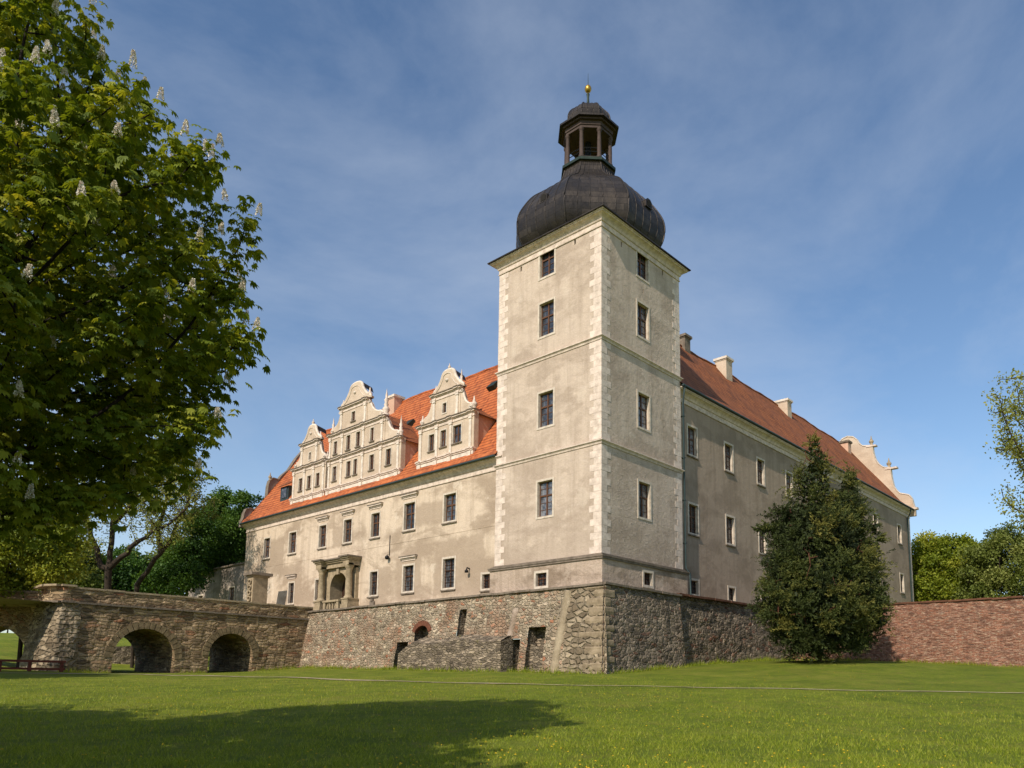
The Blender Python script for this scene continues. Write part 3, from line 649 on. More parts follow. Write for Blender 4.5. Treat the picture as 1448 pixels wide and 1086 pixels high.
# ------------------------------------------------------------------ DORMER GABLES
XG = .6
def dormer(yc0, yc1, storeys, crown, base, wins, pil, roof_top, scale_f=1.0, label=None):
    """storeys: list of (y0,y1,z0,z1); crown: (y0,y1,z0,ztop); wins: list of (yc,z0,w,h); pil: {storey:[y..]}"""
    D = MB(); th = .45
    for i, (a, b, z0, z1) in enumerate(storeys):
        hs = [(-(w[0]+w[2]/2), -(w[0]-w[2]/2), w[1], w[1]+w[3]) for w in wins if z0 < w[1]+w[3]/2 < z1]
        wall_holes(D, lambda u, z, d: (XG+d, -u, z), -b, -a, z0, z1, hs, .2)
        D.face([(XG, a, z0), (XG+th, a, z0), (XG+th, a, z1), (XG, a, z1)]); D.face([(XG, b, z0), (XG, b, z1), (XG+th, b, z1), (XG+th, b, z0)])
        D.face([(XG, a, z1), (XG+th, a, z1), (XG+th, b, z1), (XG, b, z1)]); D.face([(XG+th, a, z0), (XG+th, b, z0), (XG+th, b, z1), (XG+th, a, z1)])
        # volutes beside the upper storeys
        if i > 0:
            pa, pb = storeys[i-1][0]+.32, storeys[i-1][1]-.32; hh = z1-z0
            for s0, s1 in ((a, pa), (b, pb)):
                wv = s1-s0
                if abs(wv) < .35: continue
                prof_ = [(0, hh*.93), (.12, hh*.80), (.22, hh*.62), (.38, hh*.45), (.60, hh*.34), (.80, hh*.30), (.93, hh*.22), (1.0, hh*.10), (1.0, 0)]
                prof_ = catmull(prof_[:-1], 4)+[prof_[-1]]
                pts = [(s0+wv*t, z0+h_) for t, h_ in prof_]
                f0 = [(XG+.05, y, z) for y, z in pts]; b0 = [(XG+.05, y, z0) for y, z in pts]; f1 = [(XG+th, y, z) for y, z in pts]; b1 = [(XG+th, y, z0) for y, z in pts]
                D.grid([b0, f0] if wv < 0 else [f0, b0]); D.grid([f0, f1]); D.grid([f1, b1])
                D.cur = 1; D.tube([(XG+.16, y, z) for y, z in pts], .11, 6); 
                # curl
                cy_, cz_ = s0+wv*.93, z0+hh*.15
                D.tube([(XG-.03, cy_+.17*cos(t)*(1-t/14), cz_+.17*sin(t)*(1-t/14)) for t in np.linspace(0, 9, 24)], .045, 5)
                D.tube([(XG-.0, s0+wv*.12+.1*cos(t), z0+hh*.85+.1*sin(t)) for t in np.linspace(0, 6.3, 14)], .04, 5); D.cur = 0
    a, b, z0, z1 = crown; c_ = (a+b)/2; hw = (b-a)/2; hh = z1-z0
    half = [(0, 0), (.0, .10), (.10, .16), (.22, .24), (.36, .38), (.48, .54), (.56, .68), (.60, .80), (.66, .90), (.78, .97), (1, 1)]
    half = catmull(half, 3)
    pts = [(a+hw*t, z0+hh*h_) for t, h_ in half]+[(b-hw*t, z0+hh*h_) for t, h_ in reversed(half[:-1])]
    f0 = [(XG+.03, y, z) for y, z in pts]; b0 = [(XG+.03, y, z0) for y, z in pts]; f1 = [(XG+th, y, z) for y, z in pts]; b1 = [(XG+th, y, z0) for y, z in pts]
    D.grid([f0, b0]); D.grid([f0, f1]); D.grid([f1, b1])
    D.cur = 1; D.tube([(XG+.16, y, z+.02) for y, z in pts], .13, 6)
    inner = [(c_+(y-c_)*.72, z0+.1+(z-z0)*.78) for y, z in pts]; D.tube([(XG+.01, y, z) for y, z in inner], .035, 4)
    D.lathe((XG+.02, c_, z0+hh*.52), [(.0, -.16), (.13, -.08), (.16, .0), (.13, .08), (0, .16)], 8)
    D.cur = 3
    mid = [p for p in pts if abs(p[0]-c_) < hw*.5]
    fa = [(XG+.28, y, z+.10) for y, z in mid]; fb_ = [(XG+1.2, y, z-.1) for y, z in mid]; D.grid([fa, fb_])
    D.cur = 0
    # cheeks
    s0 = storeys[0]; xr = lambda z: 1.4+(z-18.75)/1.4166 if z > 18.75 else .7
    zt = s0[3]-.15
    D.cur = 2
    for y, sg in ((s0[0]+.12, 1), (s0[1]-.12, -1)):
        pp = [(XG+th, y, 17.3), (xr(17.8), y, 17.6), (xr(zt)+.2, y, zt), (XG+th, y, zt)]
        D.face(pp if sg > 0 else pp[::-1])
    D.cur = 0
    o = D.build('dormer', ['gable', 'white', 'cheek', 'dome'], EW)
    if label: o['label'] = label
    # base moulding and storey entablatures
    for i, (a, b, z0, z1) in enumerate(storeys):
        E_ = MB(); Z1 = storeys[i][3]; ex = .06
        for pr_, za, zb_, mi in ((.05, -.42, -.34, 0), (.03, -.34, -.18, 0), (.10, -.18, -.10, 0), (.20, -.10, 0, 0), (.26, 0, .06, 1)):
            E_.cur = mi; E_.box(XG-pr_, XG+.1, a-pr_*.8, b+pr_*.8, Z1+za, Z1+zb_)
            for y in pil[i]: E_.box(XG-pr_-.09, XG-pr_+.001, y-.21, y+.21, Z1+za+.001, Z1+zb_-.001)
        E_.build('entablature', ['moulding', 'stone_dark'], o)
    for i, ys in enumerate(pil):
        z0, z1 = storeys[i][2], storeys[i][3]-.42
        for y in ys:
            q_ = MB(); zb0 = z0+(.0 if i == 0 else .08)
            q_.box(XG-.12, XG+.01, y-.16, y+.16, zb0, zb0+.28); q_.box(XG-.08, XG+.01, y-.12, y+.12, zb0+.28, z1-.16); q_.box(XG-.13, XG+.01, y-.17, y+.17, z1-.16, z1)
            q_.build('pilaster', 'white', o)
    B_ = MB(); a, b = s0[0], s0[1]
    for pr_, za, zb_, mi in ((.10, 17.35, 17.95, 0), (.16, 17.95, 18.06, 1), (.22, 18.06, 18.16, 1)):
        B_.cur = mi; B_.box(XG-pr_, XG+.1, a-pr_*.5, b+pr_*.5, za, zb_)
        for y in pil[0]: B_.box(XG-pr_-.09, XG-pr_+.001, y-.2, y+.2, za+.001, zb_-.001)
    B_.build('base_moulding', ['white', 'moulding'], o)
    for (yc, z0, w, h) in wins:
        window(o, (XG, yc, z0), w, h, 'X', 'simple' if w > .45 else 'slot', sill=w > .45, reveal=.19, surround=.1)
    # tiled roof behind the gable
    R_ = MB(); ya, yb = s0[0]-.08, s0[1]+.08; yc_ = (ya+yb)/2; zr = roof_top; ze = s0[3]-.1
    if roof_top > 0:
        lowx = XG+th
        R_.face([(lowx, ya-.12, ze-.15), (xr(ze-.15), ya-.12, ze-.15), (xr(zr), yc_, zr), (lowx, yc_, zr)]); R_.face([(xr(ze-.15), yb+.12, ze-.15), (lowx, yb+.12, ze-.15), (lowx, yc_, zr), (xr(zr), yc_, zr)])
        R_.face([(lowx+.01, ya, ze-.2), (lowx+.01, yc_, zr-.02), (lowx+.01, yb, ze-.2)])
        R_.build('dormer_roof', 'roof_old', o)
    return o
# left, middle, right
dL = dormer(0, 0, [(31.35, 37.0, 17.9, 20.95), (32.75, 35.7, 20.95, 23.1)], (32.6, 35.75, 23.15, 24.75), 0,
       [(35.5, 18.72, .6, 1.2), (34.05, 18.72, .6, 1.2), (32.6, 18.72, .6, 1.2), (34.1, 21.45, .34, .68)], [[36.7, 34.85, 33.3, 31.65], [35.45, 33.0]], 22.6, label='small left gable with two storeys')
dM = dormer(0, 0, [(20.5, 31.0, 17.9, 20.75), (22.75, 31.0, 20.75, 23.0), (25.35, 29.35, 23.0, 25.15)], (25.1, 29.5, 25.2, 27.05), 0,
       [(29.9, 18.72, .6, 1.3), (27.75, 18.75, .6, 1.35), (26.75, 18.75, .5, 1.35), (24.4, 18.72, .62, 1.3), (22.12, 18.72, .66, 1.35), (29.93, 21.15, .5, 1.15), (27.95, 21.15, .56, 1.3), (26.5, 21.15, .56, 1.3), (24.48, 21.2, .46, 1.15), (27.35, 23.6, .52, .85)],
       [[30.75, 28.85, 25.7, 23.15, 20.85], [30.75, 28.85, 25.7, 23.1], [29.15, 25.6]], 24.4, label='tallest middle gable with three storeys')
dR = dormer(0, 0, [(12.0, 18.3, 17.9, 20.95), (13.55, 16.75, 20.95, 23.1)], (13.4, 16.85, 23.15, 24.85), 0,
       [(16.72, 18.8, .62, 1.3), (15.35, 18.85, .62, 1.3), (13.8, 18.85, .9, 1.35), (15.3, 21.5, .42, .75)], [[18.0, 16.1, 14.5, 12.35], [16.5, 13.85]], 22.7, label='right gable beside the tower with two storeys')
for par, y, z, s, k in ((dL, 36.75, 21.0, .75, 'ball'), (dL, 31.5, 21.0, .8, 'ball'), (dL, 35.6, 23.15, .6, 'ball'), (dL, 32.8, 23.15, .75, 'ball'), (dL, 34.18, 24.8, .6, 'ball'),
                        (dM, 20.85, 20.8, 1.1, 'spire'), (dM, 22.95, 23.05, 1.4, 'spire'), (dM, 30.75, 23.05, 1.0, 'spire'), (dM, 25.35, 25.2, .95, 'ball'), (dM, 29.3, 25.2, .8, 'ball'),
                        (dR, 12.25, 21.0, 1.1, 'ball'), (dR, 18.1, 21.0, .95, 'ball'), (dR, 13.7, 23.15, .85, 'spire'), (dR, 16.6, 23.15, .85, 'ball'), (dR, 15.1, 24.9, .5, 'ball')):
    finial(par, (XG+.2, y, z), s, k, 'quoin')
# small shed dormer at the far left
sd = MB(); sd.box(1.3, 2.8, 38.9, 40.4, 18.4, 20.0); sd.cur = 1; sd.face([(1.0, 38.75, 20.0), (1.0, 40.6, 20.0), (3.4, 40.6, 21.6), (3.4, 38.75, 21.6)][::-1]); sd.face([(1.0, 38.75, 19.95), (1.0, 40.6, 19.95), (3.4, 40.6, 21.5), (3.4, 38.75, 21.5)])
sd.cur = 2; sd.box(1.25, 1.3, 39.2, 40.1, 18.85, 19.8)
sd.build('dormer', ['metal', 'roof_old', 'glass'], EW)['label'] = 'small wooden roof dormer'
# end gable of this wing, ridge x=8
sc2 = 8.0/7.2
LG = [(-.2, 16.9), (.0, 17.3), (.08, 17.9), (.3, 18.35), (.7, 18.5), (1.1, 18.4), (1.8, 19.0), (2.4, 19.8), (2.48, 21.2), (2.6, 21.7), (2.95, 22.1), (3.6, 22.05), (3.95, 22.6), (4.66, 23.3), (5.5, 24.8), (6.3, 25.9), (7.2, 27.2), (8.0, 28.3)]
og = end_gable(EW, {'left': LG, 'ridge': 8.0}, 16.5, 45.16, 45.62, 'y', 0, ('plaster_grey', 'stone_dark'))
finial(og, (2.75, 45.4, 21.9), .8, 'ball')

# portal
pt = MB(); yc = 27.65; PY = (25.55, 29.6)
for y in PY:
    pt.box(-.75, XF+.02, y-.5, y+.5, 7.0, 7.55); pt.box(-.68, XF+.02, y-.43, y+.43, 7.55, 7.95); pt.box(-.74, XF+.02, y-.48, y+.48, 7.95, 8.05)
    pt.box(.1, XF+.02, y-.3, y+.3, 8.05, 10.6)
    pt.box(-.72, XF+.02, y-.42, y+.42, 10.75, 11.15)
def archplate(mb, x0, x1, ya, yb, zb_, zt, yc, r, zs):
    ys = sorted(set(list(np.linspace(ya, yc-r, 3))+[yc-r+.0]+[yc+r*cos(t) for t in np.linspace(pi, 0, 25)]+list(np.linspace(yc+r, yb, 3))))
    for x in (x0,):
        for a, b in zip(ys, ys[1:]):
            m_ = (a+b)/2; ins = abs(m_-yc) < r
            za = zs+sqrt(max(0, r*r-(a-yc)**2)) if ins else zb_; zb2 = zs+sqrt(max(0, r*r-(b-yc)**2)) if ins else zb_
            mb.face([(x, b, zb2), (x, a, za), (x, a, zt), (x, b, zt)])
            if ins: mb.face([(x0, a, za), (x0, b, zb2), (x1, b, zb2), (x1, a, za)])
    for y in (yc-r, yc+r): mb.face([(x0, y, zb_), (x0, y, zs), (x1, y, zs), (x1, y, zb_)])
archplate(pt, .05, 1.25, 25.75, 29.5, 7.0, 10.75, yc, 1.24, 9.12)
for k in range(9):
    a = pi*(k+.5)/9; 
pt.box(-.12, .05, yc-.17, yc+.17, 10.2, 10.72)
for p, z0, z1, mi in ((.0, 10.75, 10.9, 0), (-.04, 10.9, 11.15, 0), (.1, 11.15, 11.28, 0), (.22, 11.28, 11.4, 0), (.34, 11.4, 11.52, 1)):
    pt.cur = mi; pt.box(-.25-p, XF+.02, 25.1-p*.6, 30.1+p*.6, z0, z1)
    for y in PY: pt.box(-.7-p, -.25-p+.001, y-.42-p*.7, y+.42+p*.7, z0+.001, z1-.001)
pt.cur = 3; pt.box(1.25, 1.3, 26.35, 28.95, 7, 10.5)
portal = pt.build('portal', ['stone', 'stone_dark', 'dark', 'wood_dark'], EW)
for y in PY:
    c = MB(); c.lathe((-.35, y, 0), [(.36, 8.05), (.36, 8.15), (.3, 8.22), (.27, 8.3), (.28, 9.1), (.235, 10.3), (.26, 10.33), (.24, 10.38), (.3, 10.5), (.4, 10.68), (.4, 10.76)], 18); c.build('column', 'stone', portal)
# conduit and lamp on the wall, iron crest
cn = MB(); cn.tube([(XF-.04, 21.2, 12.8), (XF-.04, 21.2, 11.2)], .03, 5); cn.lathe((XF-.25, 21.2, 10.85), [(.02, .35), (.16, .25), (.18, .1), (.1, .0), (0, 0)], 8); cn.tube([(XF, 21.2, 11.2), (XF-.25, 21.2, 11.25)], .02, 5); cn.build('wall_lamp', 'iron', EW)
cn = MB(); cn.box(XF-.12, XF, 22.9, 23.5, 7.3, 7.7); cn.box(XF-.16, XF, 23.05, 23.35, 7.7, 7.9); cn.box(XF-.05, XF, 22.4, 24.0, 8.0, 8.1); cn.build('wall_crest', 'stone_dark', EW)
cn = MB(); cn.tube([(XF, 11.9, 9.3), (XF-.25, 11.9, 9.35), (XF-.3, 11.9, 9.2)], .05, 6); cn.lathe((XF-.3, 11.9, 9.0), [(.02, .25), (.13, .15), (.13, 0), (0, 0)], 8); cn.build('wall_lamp', 'iron', EW)

# ------------------------------------------------------------------ GARDEN WING (right), front at y=.4
YF = .4; GX0, GX1 = 8.9, 60.6
GW = empty('garden_wing', (34, YF, 7), 'long grey-beige plastered castle wing under a dark red tiled roof right of the tower', 'castle wing')
cxs = [11.15, 16.5, 21.85, 27.25, 32.6, 38.0, 43.4, 48.8, 56.6]
gh = []; rows_ = [(17.72, 2.05, 1.2), (12.02, 2.05, 1.2), (7.7, .95, .98)]
for x in cxs:
    for z, h, w in rows_: gh.append((x-w/2, x+w/2, z, z+h))
w_ = MB(); wall_holes(w_, lambda u, z, d: (u, YF+d, z), GX0, GX1, 5.5, 21.9, gh, .3)
w_.face([(GX1, YF, 5.5), (GX1, 14.6, 5.5), (GX1, 14.6, 21.9), (GX1, YF, 21.9)]); w_.face([(GX1, 14.6, 5.5), (GX0, 14.6, 5.5), (GX0, 14.6, 21.9), (GX1, 14.6, 21.9)]); w_.face([(GX0, 14.6, 5.5), (GX0, YF, 5.5), (GX0, YF, 21.9), (GX0, 14.6, 21.9)])
w_.cur = 1; w_.box(GX0+.1, GX1-.1, YF+.31, 14.4, 5.6, 21.8)
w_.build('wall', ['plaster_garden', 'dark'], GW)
for x in cxs:
    for i, (z, h, w) in enumerate(rows_): window(GW, (x, YF, z), w, h, 'Y', 'grid' if i == 2 else 'cross', surround=.15, sill=i < 2)
co = MB(); cove(co, GX0+.62, GX1, YF, YF+14.2, [(p, 22.1+z) for p, z in PROF])
co.cur = 1; co.tube([(GX0+.12, YF-.6, 22.2), (GX1+.2, YF-.6, 22.2)], .09, 8)
co.build('cornice', ['moulding', 'metal'], GW)
rf = MB(); prf = [(YF-.62, 22.3), (.3, 22.6), (1.3, 23.55), (7.2, 31.35), (15.0, 22.2)]
roofgrid(rf, [(a, b) for a, b in prf], GX0, GX1, 'X', .07, 80)
rf.face([(GX0, -.1, 22.3), (GX0, 7.2, 31.2), (GX0, 14.9, 22.3)]); rf.face([(GX0, -.1, 22.2), (GX0, 14.9, 22.2), (GX1, 14.9, 22.2), (GX1, -.1, 22.2)])
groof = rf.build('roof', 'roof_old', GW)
rd = MB(); rd.tube([(x, 7.2, 31.34+.07*(sin(x*.71+6.5)+sin(x*.33+4.6))+.025*sin(x*2.3)) for x in np.linspace(GX0, GX1, 80)], .13, 8); rd.build('ridge_tiles', 'roof_old', groof)
chimney2(groof, 27.05, 28.2, 6.05, 7.2, 28, 32.1, ('gable', 'white')); chimney2(groof, 40.3, 41.3, 6.05, 7.6, 28, 31.75, ('gable', 'white'))
chimney2(groof, 21.0, 21.9, 6.8, 7.6, 29, 32.4, ('stone_dark', 'stone_dark')); chimney2(groof, 57.0, 58.0, 5.9, 6.8, 28, 31.2, ('cheek', 'stone_dark'))
gg = end_gable(GW, {'left': RG, 'ridge': 7.2}, 21.5, GX1-.02, GX1+.45, 'x', 0, ('gable', 'white'))
finial(gg, (GX1+.2, 2.45, 27.9), 1.2, 'ball', 'stone'); finial(gg, (GX1+.2, 4.4, 31.1), 1.2, 'ball', 'stone')
gc = MB(); gc.box(GX1-.1, GX1+.6, 1.5, 2.9, 27.65, 27.85); gc.box(GX1-.1, GX1+.6, 3.8, 5.0, 30.9, 31.08); gc.box(GX1-.1, GX1+.55, -.55, .6, 22.25, 22.5); gc.build('moulding', 'moulding', gg)
dp = MB(); dp.tube([(9.25, YF-.6, 22.15), (9.25, YF-.55, 21.7), (9.32, -.02, 21.0), (9.32, -.02, 9.3), (9.4, -.33, 8.9), (9.4, -.33, 6.9)], .07, 8); 
for z in (20, 17, 14, 11): dp.box(9.22, 9.42, -.12, .4, z, z+.05)
dp.build('downpipe', 'metal', GW)
dp = MB(); dp.tube([(59.3, YF-.6, 22.15), (59.3, YF-.5, 21.6), (59.3, .25, 21.0), (59.3, .25, 6.0)], .08, 8); dp.build('downpipe', 'metal', GW)
quoins('quoins', GX1, YF, -1, 1, 6, 21.1, GW)

# ------------------------------------------------------------------ RAMPART
from mathutils import noise as mn
RP = empty('rampart', (0, 10, 2), 'high battered rubble stone rampart carrying the castle tower and wings', 'stone wall')
def rough_sheet(mb, f, nu, nv, amp, holes=(), freq=1.6):
    """f(u,v)->(pos, normal) ; displaced grid with rectangular holes in (u,v)"""
    idx = {}; base = len(mb.v)
    for i in range(nu+1):
        for j in range(nv+1):
            u, v = i/nu, j/nv; p, n_ = f(u, v); p = Vector(p)
            d = amp*(mn.noise(p*freq)+.6*mn.noise(p*freq*2.7)+.35*mn.noise(p*freq*6.1))
            edge = 1 if 0 < j < nv else .4
            p = p+Vector(n_)*d*edge; mb.v.append(tuple(p))
    for i in range(nu):
        for j in range(nv):
            uc, vc = (i+.5)/nu, (j+.5)/nv; P0 = f(uc, vc)[0]
            if any(h(P0) for h in holes): continue
            a = base+i*(nv+1)+j; nn_ = Vector(f(uc, vc)[1]); mb.un[len(mb.f)] = (round(nn_.x*2)/2, round(nn_.y*2)/2, 0) if abs(nn_.x)+abs(nn_.y) > .2 else nn_; mb.f.append((a, a+nv+1, a+nv+2, a+1)); mb.mi.append(mb.cur); mb.sm.append(False)
XT, XB = -.8, -1.6      # top / bottom x of the west face
def westpt(y, z): return XT+(XB-XT)*(7.15-z)/5.2
R1 = MB(); ya, yb = -.9, 31.5
openings = [(14.25, 15.85, 4.1, 5.42), (10.6, 11.28, 4.45, 6.3), (16.4, 17.75, 1.5, 4.25), (3.3, 4.7, 1.5, 4.83), (5.25, 6.1, 1.5, 4.1)]
hl = [(lambda P, o=o: o[0] < P[1] < o[1] and o[2] < P[2] < o[3] and not (o[3] < 5.5 and o[2] > 4 and (P[2]-o[3]+.45) > 0 and ((P[1]-(o[0]+o[1])/2)/.8)**2+((P[2]-o[3]+.45)/.45)**2 > 1)) for o in openings]
def wf(u, v):
    y = yb+(ya-yb)*u; k = min(1, max(0, (y-ya)/.05)); z = .6+v*(7.1-.6); y2 = y-(1-u if False else 0)
    x = westpt(y, z)
    if u > .985: y2 = y-(7.15-z)/5.2*.7*(u-.985)/.015
    return (x, y2, z), (-1, 0, .15)
rough_sheet(R1, wf, 324, 66, .05, hl)
R1.build('west_face', 'rampart', RP)
for o in openings:
    ni = MB(); y0, y1, z0, z1 = o; x0 = -1.75; x1 = -.35
    y0 -= .06; y1 += .06; z1 += .03
    z0_ = z0-.05
    xb, xt = westpt(0, z0_)+.03, westpt(0, z1)+.03
    ni.face([(xb, y0, z0_), (xt, y0, z1), (x1, y0, z1), (x1, y0, z0_)]); ni.face([(xb, y1, z0_), (x1, y1, z0_), (x1, y1, z1), (xt, y1, z1)])
    ni.face([(x1, y0, z0_), (x1, y0, z1), (x1, y1, z1), (x1, y1, z0_)]); ni.face([(xt, y0, z1), (xt, y1, z1), (x1, y1, z1), (x1, y0, z1)]); ni.face([(xb, y0, z0_), (x1, y0, z0_), (x1, y1, z0_), (xb, y1, z0_)])
    ni.build('niche', 'ledge', RP)
# partly walled-up opening
wu = MB(); rough_sheet(wu, lambda u, v: ((-1.0, 4.75-u*1.5, 1.2+v*(2.6-1.0*u*u)), (-1, 0, 0)), 20, 26, .06); wu.build('walled_up_opening', 'ledge', RP)
# red brick arch over the niche, pale mortar strips, brick frame
ar = MB()
for k in range(11):
    a = pi*(.12+.76*k/10); cy_, cz_ = 15.05, 4.75
    for r0 in (.0,):
        y, z = cy_+.92*cos(a), cz_+.78*sin(a); t = Vector((0, -sin(a), cos(a))); n_ = Vector((0, cos(a), sin(a)))
        x = westpt(y, z)-.07; p = Vector((x, y, z)); hw = .105
        q0 = [p-t*hw-n_*.17, p+t*hw-n_*.17, p+t*hw+n_*.17, p-t*hw+n_*.17]; q1 = [v_+Vector((.3, 0, 0)) for v_ in q0]; ar.face(q0[::-1]); ar.grid([q0, q1], True)
ar.build('brick_arch', simple('dull red brick', srgb(122, 78, 60), .95, 0, .7, 6, .03), RP)
def facestrip(name, pts, mat, lift=.03, w=.42):
    s_ = MB(); rows = []
    for i in range(25):
        t = i/24; z = pts[0][1]+(pts[1][1]-pts[0][1])*t; y = pts[0][0]+(pts[1][0]-pts[0][0])*t; ww = w*(1+.12*sin(i*1.9)+.08*sin(i*.7))
        x = westpt(y, z)-lift
        rows.append([(x+.14, y+ww/2+.03, z), (x-.03, y+ww/2, z), (x-.04, y, z), (x-.03, y-ww/2, z), (x+.14, y-ww/2-.03, z)])
    s_.smooth = True; s_.grid(rows); return s_.build(name, mat, RP)
facestrip('mortar_strip', [(2.38, 1.6), (1.82, 6.9)], plaster('strip plaster', srgb(176, 160, 134), srgb(146, 130, 106), srgb(196, 180, 154), .8, seed=7, bump=.03), .05, .5)
facestrip('mortar_strip', [(6.25, 4.3), (5.98, 6.1)], 'plaster_rough', .03, .42)
# dressed corner stones on both faces
cs = MB(); z = 1.2; i = 0
while z < 7.0:
    h = random.uniform(.36, .56); h = min(h, 7.08-z)
    if h < .15: break
    xw, yw = westpt(0, z+h/2), -.9-.0-(7.15-z-h/2)/5.2*.5
    ln_ = random.uniform(.7, 1.1) if i % 2 else random.uniform(1.2, 1.9)
    def rbox(x0, x1, y0, y1, z0, z1):
        j = lambda: random.uniform(-.035, .035); b = .045
        ring0 = [(x0+j(), y0+j(), z0), (x1, y0+j(), z0), (x1, y1, z0), (x0+j(), y1+j(), z0)]
        rows = []
        for zz_, ins in ((z0, b), (z0+.06, 0), ((z0+z1)/2, -.02), (z1-.06, 0), (z1, b)):
            rows.append([(x0+ins+j()*.5, y0+ins+j()*.5, zz_), (x1, y0+ins+j()*.4, zz_), (x1, y1, zz_), (x0+ins+j()*.4, y1, zz_)])
        cs.grid(rows, True); cs.face(rows[-1]); cs.face(rows[0][::-1])
    rbox(xw-.07, xw+random.uniform(.3, .55)+(.35 if i % 2 else 0), yw-.05, yw+ln_, z, z+h-.012)
    z += h; i += 1
cs.build('corner_stones', simple('corner stone', srgb(158, 141, 116), .95, 0, .7, 2.2, .05, 5), RP)
# extra rows of big stones near the corner (west face only)
bs = MB(); rough_sheet(bs, lambda u, v: ((westpt(0, 1+v*6.05)-.05, 1.72-u*2.5+(-(1-v)*.45 if u > .99 else 0), 1+v*6.05), (-1, 0, .1)), 30, 66, .06); bs.build('corner_facing', 'bigstone', RP)
# ledge: lower thick mass of old masonry in front
lg = MB()
def ledge(u, v):
    y = 16.4-u*(16.4-6.1); top = 4.35-.1*sin(y*1.1) if y < 14.8 else 3.6+(16.4-y)/1.6*.75; s = v
    if s < .72: z = .8+(top-.8-.25)*(s/.72); x = -2.25+.12*(s/.72)
    else: k = (s-.72)/.28; z = top-.25+.25*k+.12*k; x = -2.13+.95*k
    return (x, y, z), (-1, 0, .3)
rough_sheet(lg, ledge, 120, 46, .10)
for y, sgn in ((16.4, 1), (6.1, -1)):
    top = 4.25 if sgn < 0 else 3.6; pp = [(-2.25, y, .8), (-2.13, y, top-.25), (-1.1, y, top+.1), (-1.1, y, .8)]; lg.face(pp[::-1] if sgn < 0 else pp)
lg.build('ledge', 'ledge', RP)
# south face: bastion part x -1.6..7, then recessed part to 24
def sf(u, v):
    x = -1.0+u*(7.05+1.0); z = .8+v*6.3; y = -.9-(7.1-z)/5.2*.5
    if u < .02: x -= (7.15-z)/5.2*.8*(1-u/.02)
    return (x, y, z), (0, -1, .1)
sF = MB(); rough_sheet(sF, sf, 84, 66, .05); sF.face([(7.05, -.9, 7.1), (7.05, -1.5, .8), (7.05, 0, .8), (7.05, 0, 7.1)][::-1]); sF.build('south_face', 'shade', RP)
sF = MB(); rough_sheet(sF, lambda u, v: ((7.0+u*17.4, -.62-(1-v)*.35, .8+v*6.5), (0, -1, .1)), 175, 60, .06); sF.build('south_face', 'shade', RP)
# terrace top + coping
tp = MB(); tp.face([(-.8, -.8, 7.05), (24.5, -.6, 7.05), (24.5, 2, 7.05), (-.8, 2, 7.05)]); tp.face([(-.8, 2, 7.051), (1.5, 2, 7.051), (1.5, 45, 7.051), (-.8, 45, 7.051)])
tp.build('terrace', 'gravel', RP)
def coping(par, pts, w, z0, th, mat='stone_dark', seg=1.1, zs=None, name='coping'):
    """row of slightly uneven cap stones along a polyline"""
    c = MB(); 
    for i in range(len(pts)-1):
        a, b = Vector(pts[i]), Vector(pts[i+1]); L_ = (b-a).length; k = max(1, int(L_/seg)); t = (b-a)/L_; n_ = Vector((-t.y, t.x))
        for j in range(k):
            s0, s1 = a+t*(L_*j/k+.008), a+t*(L_*(j+1)/k-.008); o_ = random.uniform(-.025, .025); dz = random.uniform(-.02, .02); ww = w/2
            za = (zs[i]+(zs[i+1]-zs[i])*j/k if zs else z0)+dz; zb2 = (zs[i]+(zs[i+1]-zs[i])*(j+1)/k if zs else z0)+dz
            q_ = [s0-n_*(ww+o_), s1-n_*(ww+o_), s1+n_*ww, s0+n_*ww]
            zz_ = [za, zb2, zb2, za]
            bot = [(p.x, p.y, z_) for p, z_ in zip(q_, zz_)]; top = [(p.x, p.y, z_+th) for p, z_ in zip(q_, zz_)]
            c.grid([bot, top], True); c.face(top); c.face(bot[::-1])
    return c.build(name, mat, par)
coping(RP, [(-.72, 31.0), (-.72, -.85)], .5, 7.08, .13); coping(RP, [(-.95, -.8), (7.2, -.8)], .5, 7.1, .13); coping(RP, [(7.2, -.6), (24.4, -.6)], .5, 7.2, .14, zs=[7.2, 7.36], mat='coping_brick')

# ------------------------------------------------------------------ BRICK GARDEN WALL x=24
BW = empty('garden_wall', (24, -15, 3), 'weathered red brick garden wall running right from behind the dark yew', 'brick wall')
bw = MB(); rough_sheet(bw, lambda u, v: ((24.0+.05*sin(u*20)-.12*(1-v), -.6-u*39, 1.5+v*6.0), (-1, 0, 0)), 300, 50, .045, freq=2.2)
bw.face([(24.5, -.6, 1.5), (24.5, -39.6, 1.5), (24.5, -39.6, 7.45), (24.5, -.6, 7.45)]); bw.build('wall_face', 'brick', BW)
coping(BW, [(24.25, -.6), (24.25, -39.6)], .72, 7.45, .12, 'coping_brick', .9)

